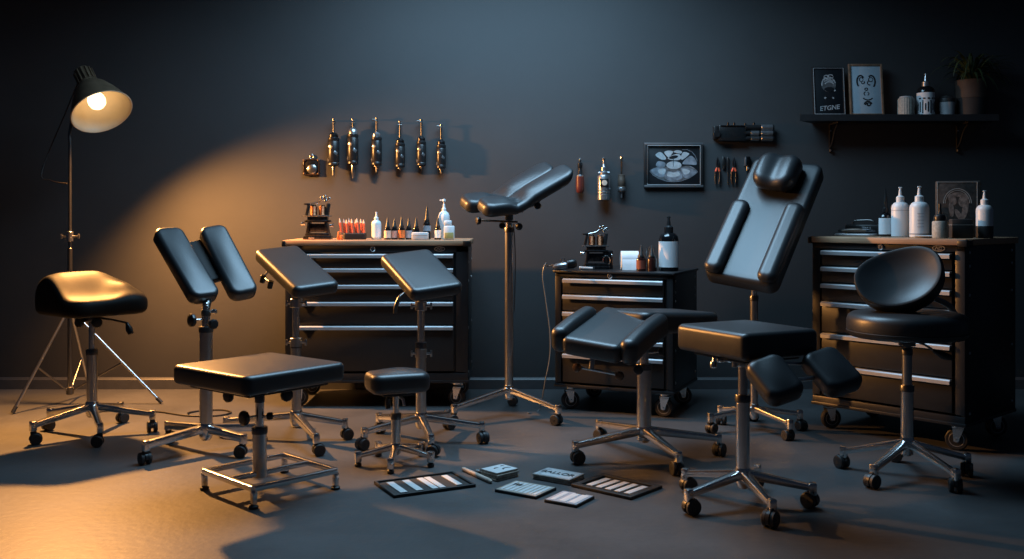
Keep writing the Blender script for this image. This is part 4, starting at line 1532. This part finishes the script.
pliers(718.2, 'dark pliers with red marked handles, leftmost of the hanging hand tools', 'machine_black')
pliers(734.6, 'dark pliers with red marks, right of the thin screwdrivers on the wall', 'gun_metal')
for px, lbl, wd in ((724.6, 'short flat metal tool between the pliers on the wall', .022), (728.9, 'long thin dark rod tool between the pliers on the wall', .010)):
    r0 = hung(px, 159, 'hanging_file', lbl, 'tool', HT)
    lo = -.06 if wd > .015 else -.165
    MB('dark_steel').box(wd, .008, .07, T(0, -.012, -.02), r=.002).build('blade', r0)
    q = MB('machine_black').cyl((0, -.012, -.05), (0, -.012, lo - .005), wd * .45, 12)
    q.m('gun_metal').cyl((0, 0, .005), (0, -.02, .005), .004, 8)
    q.build('handle', r0)
r0 = hung(748.3, 157, 'wall_clamp', 'small grey metal clamp on the wall left of the backrest cushion', 'tool', HT)
q = MB('gun_metal').box(.035, .03, .065, T(-.002, -.016, -.028), r=.004).cyl((0, -.02, -.058), (0, -.02, -.092), .014, 14)
q.build('clamp_body', r0)
q = MB('machine_silver').box(.010, .032, .055, T(-.016, -.017, -.03), r=.002).cyl((0, -.03, -.075), (0, -.036, -.075), .008, 10)
q.build('clamp_jaw', r0)
r0 = hung(761.3, 160.5, 'wall_hook', 'tiny pale hook on the wall beside the backrest cushion', 'hook')
q = MB('machine_silver').lathe([(.008, -.03), (.013, -.02), (.013, .01), (.006, .018)], T(0, -.016, 0), 14).cyl((0, -.016, 0), (0, 0, 0), .004, 8)
q.build('hook_body', r0)

# shelf on the right
SZ, SD = H + (215 - 114.5) * 6.40 / F, .20
shelf = thing('wall_shelf', 'long dark shelf with two brackets high on the right side of the wall', 'shelf', (0, WY, SZ))
x0f, x0b, x1_ = (800 - CX) * (WY - SD) / F, (812 - CX) * WY / F, (999 - CX) * (WY - SD) / F
q = MB('shelf_paint').loft([[(x0f, -SD, -.042), (x1_, -SD, -.042), (x1_, 0, -.042), (x0b, 0, -.042)], [(x0f, -SD, -.002), (x1_, -SD, -.002), (x1_, 0, -.002), (x0b, 0, -.002)],
                            [(x0f + .003, -SD + .002, 0), (x1_ - .002, -SD + .002, 0), (x1_ - .002, 0, 0), (x0b + .002, 0, 0)]])
q.build('board', shelf)
for px in (830, 957):
    xx = (px - CX) * WY / F
    q = MB('frame_black').box(.018, .012, .19, T(xx, -.007, -.138), r=.003).box(.018, .17, .012, T(xx, -.09, -.049), r=.003)
    q.tube(smooth_path([(xx, -.012, -.20), (xx, -.05, -.17), (xx, -.10, -.10), (xx, -.16, -.06)], 5), .007, 10)
    q.lathe([(.004, -.012), (.012, -.006), (.012, .006), (.004, .012)], T(xx, -.018, -.222), 12)
    q.m('steel').lathe([(.006, 0), (.006, .003), (.002, .004)], T(xx, -.013, -.09) @ R('X', 90), 10)
    q.build('bracket', shelf)

sd = WY - .09


def print_frame(px, wpx, hpx, label, fm, pm):
    k = sd / F
    root = thing('framed_print', label, 'picture', ((px - CX) * k, sd, SZ))
    root.rotation_euler = (math.radians(-7), 0, 0)
    w, h = wpx * k, hpx * k
    t = .014
    q = MB(fm).boxat((-w / 2, -.012, 0), (-w / 2 + t, .008, h), .002).boxat((w / 2 - t, -.012, 0), (w / 2, .008, h), .002)
    q.boxat((-w / 2 + t, -.012, 0), (w / 2 - t, .008, t), .002).boxat((-w / 2 + t, -.012, h - t), (w / 2 - t, .008, h), .002)
    q.build('frame', root)
    MB(pm).boxat((-w / 2 + .010, -.006, .01), (w / 2 - .010, .002, h - .01), .001).build('print_sheet', root)
    return root, w, h, T(0, -.0062, h / 2) @ R('X', 90)


pr1, w, h, M = print_frame(829.5, 32.5, 50, 'dark framed print of a pale head with white script, left end of the shelf', 'frame_black', 'picture_black')
q = MB('frame_line')
a_, b_ = w / 2 - .008, h / 2 - .010
q.ribbon([(-a_, -b_), (-a_, b_), (a_, b_), (a_, -b_), (-a_, -b_)], .0035, M @ T(0, 0, .006), .0012)
q.build('border_line', pr1)
q = MB('chalk_dim')
q.poly(arc(.0, .045, .048, .050, 0, 345, 26), .001, M)
q.m('chalk')
for cx_, cy_, rx, ry, a0, a1, wd in ((-.012, .095, .016, .012, 0, 330, .005), (.014, .098, .018, .012, 30, 360, .005), (-.006, .078, .02, .010, 0, 350, .004), (.02, .076, .014, .010, 0, 350, .004),
                                     (.0, .045, .044, .05, 10, 80, .006), (.0, .045, .044, .05, 110, 190, .006), (.005, .04, .03, .022, 20, 160, .007), (.0, .048, .03, .03, 30, 150, .005),
                                     (.01, -.01, .032, .03, 20, 160, .012), (.0, -.052, .03, .016, 10, 170, .010)):
    q.ribbon(arc(cx_, cy_, rx, ry, a0, a1, 16), wd, M @ T(0, 0, .001), .0008)
q.m('picture_black').poly(arc(.004, .012, .034, .016, 0, 345, 20), .0022, M).poly(arc(.0, -.034, .026, .012, 0, 345, 20), .0022, M)
q.build('drawing', pr1)
lettering('ETGNE', .042, M @ T(.0, -.112, .001) @ R('Z', 6), 'chalk', pr1, shear=.2)

pr2, w, h, M = print_frame(867, 34, 53, 'wood framed pale print of a face drawn in black strokes, second on the shelf', 'frame_wood', 'print_paper')
q = MB('ink_black')
for cx_, cy_, rx, ry, a0, a1, wd in ((-.034, .055, .024, .040, 40, 230, .010), (.036, .055, .024, .040, -60, 130, .010), (-.030, .068, .012, .014, 0, 340, .005), (.032, .068, .014, .014, 0, 340, .005),
                                     (-.020, .050, .010, .010, 180, 400, .006), (.022, .046, .012, .014, 90, 300, .006), (.0, .004, .009, .008, 0, 350, .006), (-.004, -.026, .012, .012, 90, 250, .005),
                                     (.006, -.026, .010, .010, -80, 80, .005), (.008, -.046, .032, .022, 200, 340, .007), (.008, -.098, .024, .020, 10, 180, .009), (.012, -.098, .012, .010, 0, 340, .006)):
    q.ribbon(arc(cx_, cy_, rx, ry, a0, a1, 16), wd, M, .001)
q.ribbon([(-.012, -.100), (.0, -.088), (.012, -.108), (.028, -.096)], .008, M, .001)
q.build('drawing', pr2)

k = sd / F
ja = thing('ribbed_jar', 'beige ribbed jar beside the framed prints on the shelf', 'jar', ((906 - CX) * k, sd, SZ))
q = MB('stoneware')
rings = []
for f, z_ in ((.9, 0), (1, .004), (1, .105), (.94, .113), (.80, .116)):
    rings.append([(.051 * f * (1 + .025 * math.cos(20 * a)) * math.cos(a), .051 * f * (1 + .025 * math.cos(20 * a)) * math.sin(a), z_) for a in [2 * PI * t / 80 for t in range(80)]])
q.loft(rings)
q.build('jar_body', ja)
MB('jar_white').lathe([(.040, .114), (.042, .119), (.038, .126), (.005, .128)]).build('lid', ja)
sb = bottle('spray_bottle', 'dark bottle with white label in the middle of the shelf', 'bottle', 925.7, sd, SZ, .275, .055, 'bottle_black', 'squeeze', 'label_white', 'machine_silver', labh=(.02, .6))
q = MB('ink_black')
for i in range(9):
    a = math.radians(-165 + i * 17)
    q.box(.007, .003, .045 + .02 * (i % 3), T(.0565 * math.cos(a), .0565 * math.sin(a), .055) @ Matrix.Rotation(a + PI / 2, 4, 'Z'), r=.001)
for i in range(5):
    a = math.radians(-150 + i * 28)
    q.box(.014, .003, .010, T(.0565 * math.cos(a), .0565 * math.sin(a), .110) @ Matrix.Rotation(a + PI / 2, 4, 'Z'), r=.001)
q.build('label_print', sb)
jb = thing('lidded_jar', 'pale jar with dark lid next to the plant pot on the shelf', 'jar', ((947 - CX) * k, sd, SZ))
MB('jar_white').lathe([(.040, 0), (.045, .004), (.050, .085), (.046, .090), (.02, .091)]).build('jar_body', jb)
MB('box_dark').lathe([(.050, .088), (.051, .094), (.050, .112), (.042, .116), (.036, .128), (.006, .13)]).build('lid', jb)

pt = thing('potted_plant', 'spiky green plant in a brown pot at the right end of the shelf', 'plant', ((972 - CX) * k, sd, SZ))
MB('pot_low').lathe([(.078, 0), (.085, .004), (.095, .115), (.080, .115)]).build('saucer_band', pt)
q = MB('pot').lathe([(.094, .112), (.097, .114), (.102, .225), (.104, .23), (.098, .232), (.094, .222), (.088, .20)])
q.m('soil').lathe([(.09, .203), (.05, .206), (.005, .208)])
q.build('pot', pt)
q = MB('leaf')
random.seed(5)
for i in range(84):
    a = random.uniform(0, 2 * PI)
    ln = random.uniform(.15, .29)
    up = random.uniform(.05, .19)
    dr = random.uniform(-.02, .15)
    wd = random.uniform(.010, .017)
    c_, s_ = math.cos(a), math.sin(a)
    kk = .35 if s_ > 0 else .75
    pts = bez((c_ * .02, s_ * .02, .20), (c_ * ln * .25, s_ * ln * .25 * kk, .22 + up), (c_ * ln * .75, s_ * ln * .75 * kk, .22 + up * 1.15), (c_ * ln, s_ * ln * kk, .22 + up - dr), 9)
    rings = []
    for j, p in enumerate(pts):
        t = j / 8
        wj = wd * (math.sin(PI * min(1, t * .9 + .12)) ** .7) * .5 + .0006
        sdv = Vector((-s_, c_, 0)) * wj
        rings.append([p - sdv, p + Vector((0, 0, -.25 * wj)), p + sdv, p + Vector((0, 0, .12 * wj + .0006))])
    q.loft(rings)
q.build('foliage', pt)


# ------------------------------------------------------------------ on the floor
def flat(cs, name, label, cat):
    """thing lying on the floor; cs = its left, back, right, front corners"""
    l, b2, r, f = [G(*c) for c in cs]
    cen = (l + b2 + r + f) / 4
    u = ((f - l) + (r - b2)) / 2
    v = ((b2 - l) + (r - f)) / 2
    root = thing(name, label, cat, (cen.x, cen.y, 0), math.degrees(math.atan2(v.y, v.x)))
    return root, v.length, u.length


def floor_tray(cs, label, strips, frame):
    root, L, W_ = flat(cs, 'display_tray', label, 'tray')
    q = MB('tray_inside').box(L - .01, W_ - .01, .006, T(0, 0, .003), r=.002)
    q.build('tray_floor', root)
    q = MB('tray_black')
    t = frame
    q.boxat((-L / 2, -W_ / 2, 0), (L / 2, -W_ / 2 + t, .014), .003).boxat((-L / 2, W_ / 2 - t, 0), (L / 2, W_ / 2, .014), .003)
    q.boxat((-L / 2, -W_ / 2 + t, 0), (-L / 2 + t, W_ / 2 - t, .014), .003).boxat((L / 2 - t, -W_ / 2 + t, 0), (L / 2, W_ / 2 - t, .014), .003)
    q.build('rim', root)
    for x, wd, ln, y, words in strips:
        p = MB('paper').box(wd * L, ln * W_, .004, r=.001)
        o = p.build('paper_strip')
        o.matrix_world = T(*root.location) @ Matrix.Rotation(root.rotation_euler.z, 4, 'Z') @ T((x - .5) * L, y * W_, .0083)
        tag(o, words, 'paper strip', 'paper strips in the floor trays')
    return root


floor_tray([(372.5, 484), (452, 474), (477, 487), (395, 498.5)], 'black tray with white paper strips on the floor, left of the card stack',
           [(.16, .085, .70, 0, 'white strip nearest the left end of the left floor tray'), (.35, .085, .70, 0, 'second white strip from the left in the left floor tray'),
            (.535, .075, .74, 0, 'left one of the two close strips in the left floor tray'), (.625, .075, .74, 0, 'right one of the two close strips in the left floor tray'),
            (.84, .075, .68, 0, 'white strip nearest the right end of the left floor tray')], .012)
floor_tray([(573, 487.5), (631, 500.5), (662.5, 488.5), (601.5, 475.5)], 'black tray with broad rim and white strips on the floor, right of the card stack',
           [(.20, .10, .60, 0, 'white strip nearest the left end of the right floor tray'), (.355, .095, .60, .0, 'second white strip from the left in the right floor tray'),
            (.51, .095, .60, .0, 'middle white strip of the five in the right floor tray'), (.665, .095, .60, .0, 'second white strip from the right in the right floor tray'),
            (.82, .095, .58, .0, 'white strip nearest the right end of the right floor tray')], .030)

a, b2 = G(463.5, 471), G(491.5, 484)
mk = thing('marker_pen', 'beige pen lying on the floor between tray and card stack', 'pen', (a + b2) / 2)
dv = (b2 - a)
n = dv.normalized()
hl = dv.length / 2
q = MB('marker').tube([n * -hl + Vector((0, 0, .009)), n * (hl - .03) + Vector((0, 0, .0105))], .0095, 16)
q.build('barrel', mk)
q = MB('paper_edge').tube([n * (hl - .03) + Vector((0, 0, .0105)), n * (hl - .008) + Vector((0, 0, .0095)), n * hl + Vector((0, 0, .009))], [.0095, .009, .004], 16)
q.build('cap', mk)


def stack(cs, label_of, cat, n, h, edge, top_m, name):
    root0, L, W_ = flat(cs, 'tmp', 'tmp', 'tmp')
    loc, rz = root0.location.copy(), root0.rotation_euler.z
    bpy.data.objects.remove(root0)
    last = None
    for i in range(n):
        q = MB(edge).box(L - .005 * (i % 2), W_ - .005 * (i % 2), h / n - .0004, T(0, 0, (i + .5) * h / n), r=.0022)
        if i == n - 1:
            q.m(top_m).box(L - .006, W_ - .006, .001, T(0, 0, h + .0002), r=.0003)
        o = q.build(name)
        o.location = loc + Vector((random.uniform(-.002, .002), random.uniform(-.002, .002), 0))
        o.rotation_euler = (0, 0, rz + random.uniform(-.02, .02))
        tag(o, label_of(i), cat, 'card blocks stacked on the floor')
        last = o
    return last, L, W_, h


words = ['lowest', 'second lowest', 'second from top', 'topmost']
o, L, W_, h = stack([(481, 477.3), (500, 472), (521, 476.5), (496, 481.8)], lambda i: '%s card block of the taller stack beside the beige pen' % words[i], 'card', 4, .036, 'paper_edge', 'paper', 'card_block')
q = MB('ink_black')
M = T(0, 0, h + .0008)
for x, y, l_, a in ((-.02, .015, .03, 10), (.02, .0, .035, -20), (-.01, -.02, .025, 30), (.03, .025, .02, 0)):
    q.ribbon([(x, y), (x + l_ * .5, y + .004), (x + l_, y)], [.004, .010, .003], M @ R('Z', a), .0006)
q.build('ink_marks', o)
cp = MB('tray_black').loft([[(-.0, y, 0), (.03, y, .0), (.034, y, .016), (.0, y, .020)] for y in (-.03, .03)])
cp.m('dark_steel').tube([(.03, -.012, .012), (.052, -.008, .013), (.052, .008, .013), (.03, .012, .012)], .003, 8)
o2 = cp.build('binder_clip')
p = G(486, 474.8)
o2.location = (p.x + .0, p.y + .0, 0)
o2.rotation_euler = (0, 0, math.radians(160))
tag(o2, 'black binder clip against the left side of the taller card stack', 'clip')

words3 = ['bottom', 'middle', 'top lettered']
o, L, W_, h = stack([(532, 478.7), (567, 485.5), (587, 479.5), (549, 473.0)], lambda i: '%s card block of the flat stack between the two floor trays' % words3[i], 'card', 3, .025, 'paper_edge', 'paper_grey', 'card_block')
q = MB('paper')
M = T(0, 0, h + .0008)
q.box(L - .02, W_ - .02, .0006, M, r=.0002)
q.build('cover_sheet', o)
q = MB('paper_grey').box(.02, W_ - .03, .0006, M @ T(-L / 2 + .024, 0, .0006), r=.0002)
q.m('ink_black')
q.build('cover_band', o)
lettering('BALLOR', .046, M @ T(.0, -.004, .0008) @ R('Z', 0), 'ink_black', o)


def grid_card(cs, label, cols, name='sample_card'):
    root, L, W_ = flat(cs, name, label, 'card')
    MB('tray_black').box(L, W_, .012, T(0, 0, .006), r=.002).build('backing', root)
    MB('paper_edge' if cols > 4 else 'label_grey').box(L - .008, W_ - .008, .0012, T(0, 0, .0125), r=.0004).build('sheet', root)
    q = MB('paper')
    stp = .9 / cols
    for i in range(cols):
        x = (-.45 + (i + .5) * stp) * L
        wd = L * stp * (.72 if i % 3 else .5)
        q.box(wd, W_ * .80, .001, T(x, -.0, .0136), r=.0003)
    q.m('ink_black')
    if cols > 4:
        for i in range(3):
            q.ribbon([(-.36 * L + i * .07 * L, .24 * W_), (-.33 * L + i * .07 * L, .05 * W_), (-.30 * L + i * .07 * L, .2 * W_)], .008, T(0, 0, .0142), .0006)
    else:
        q.box(L * .3, W_ * .05, .001, T(L * .1, W_ * .43, .0138), r=.0003)
    q.build('white_bars', root)


grid_card([(494.5, 492), (537.5, 500), (555, 490), (516, 483.3)], 'flat card of many white bars on the floor, in front of the card stacks', 8)
grid_card([(545, 502.3), (574.6, 508.2), (596.5, 499), (562, 493.6)], 'small flat card with three broad white bars, nearest the camera', 3)

cd = MB('cord').tube(smooth_path([G(88, 413) + Vector((0, 0, .005)), G(125, 411.5) + Vector((0, 0, .005)), G(157, 412.5) + Vector((0, 0, .005)), G(172, 414.5) + Vector((0, 0, .005)), G(190, 416.8) + Vector((0, 0, .005)), G(218, 416.5) + Vector((0, 0, .006)),
                                  G(231, 413.5) + Vector((0, 0, .006)), G(222, 410.8) + Vector((0, 0, .006)), G(203, 411.5) + Vector((0, 0, .006)), G(190, 413.3) + Vector((0, 0, .006)), G(188, 415.4) + Vector((0, 0, .012))], 8), .005, 8)
o = cd.build('power_cord')
tag(o, 'thin dark power cord looping on the floor behind the split pad rest', 'cord')
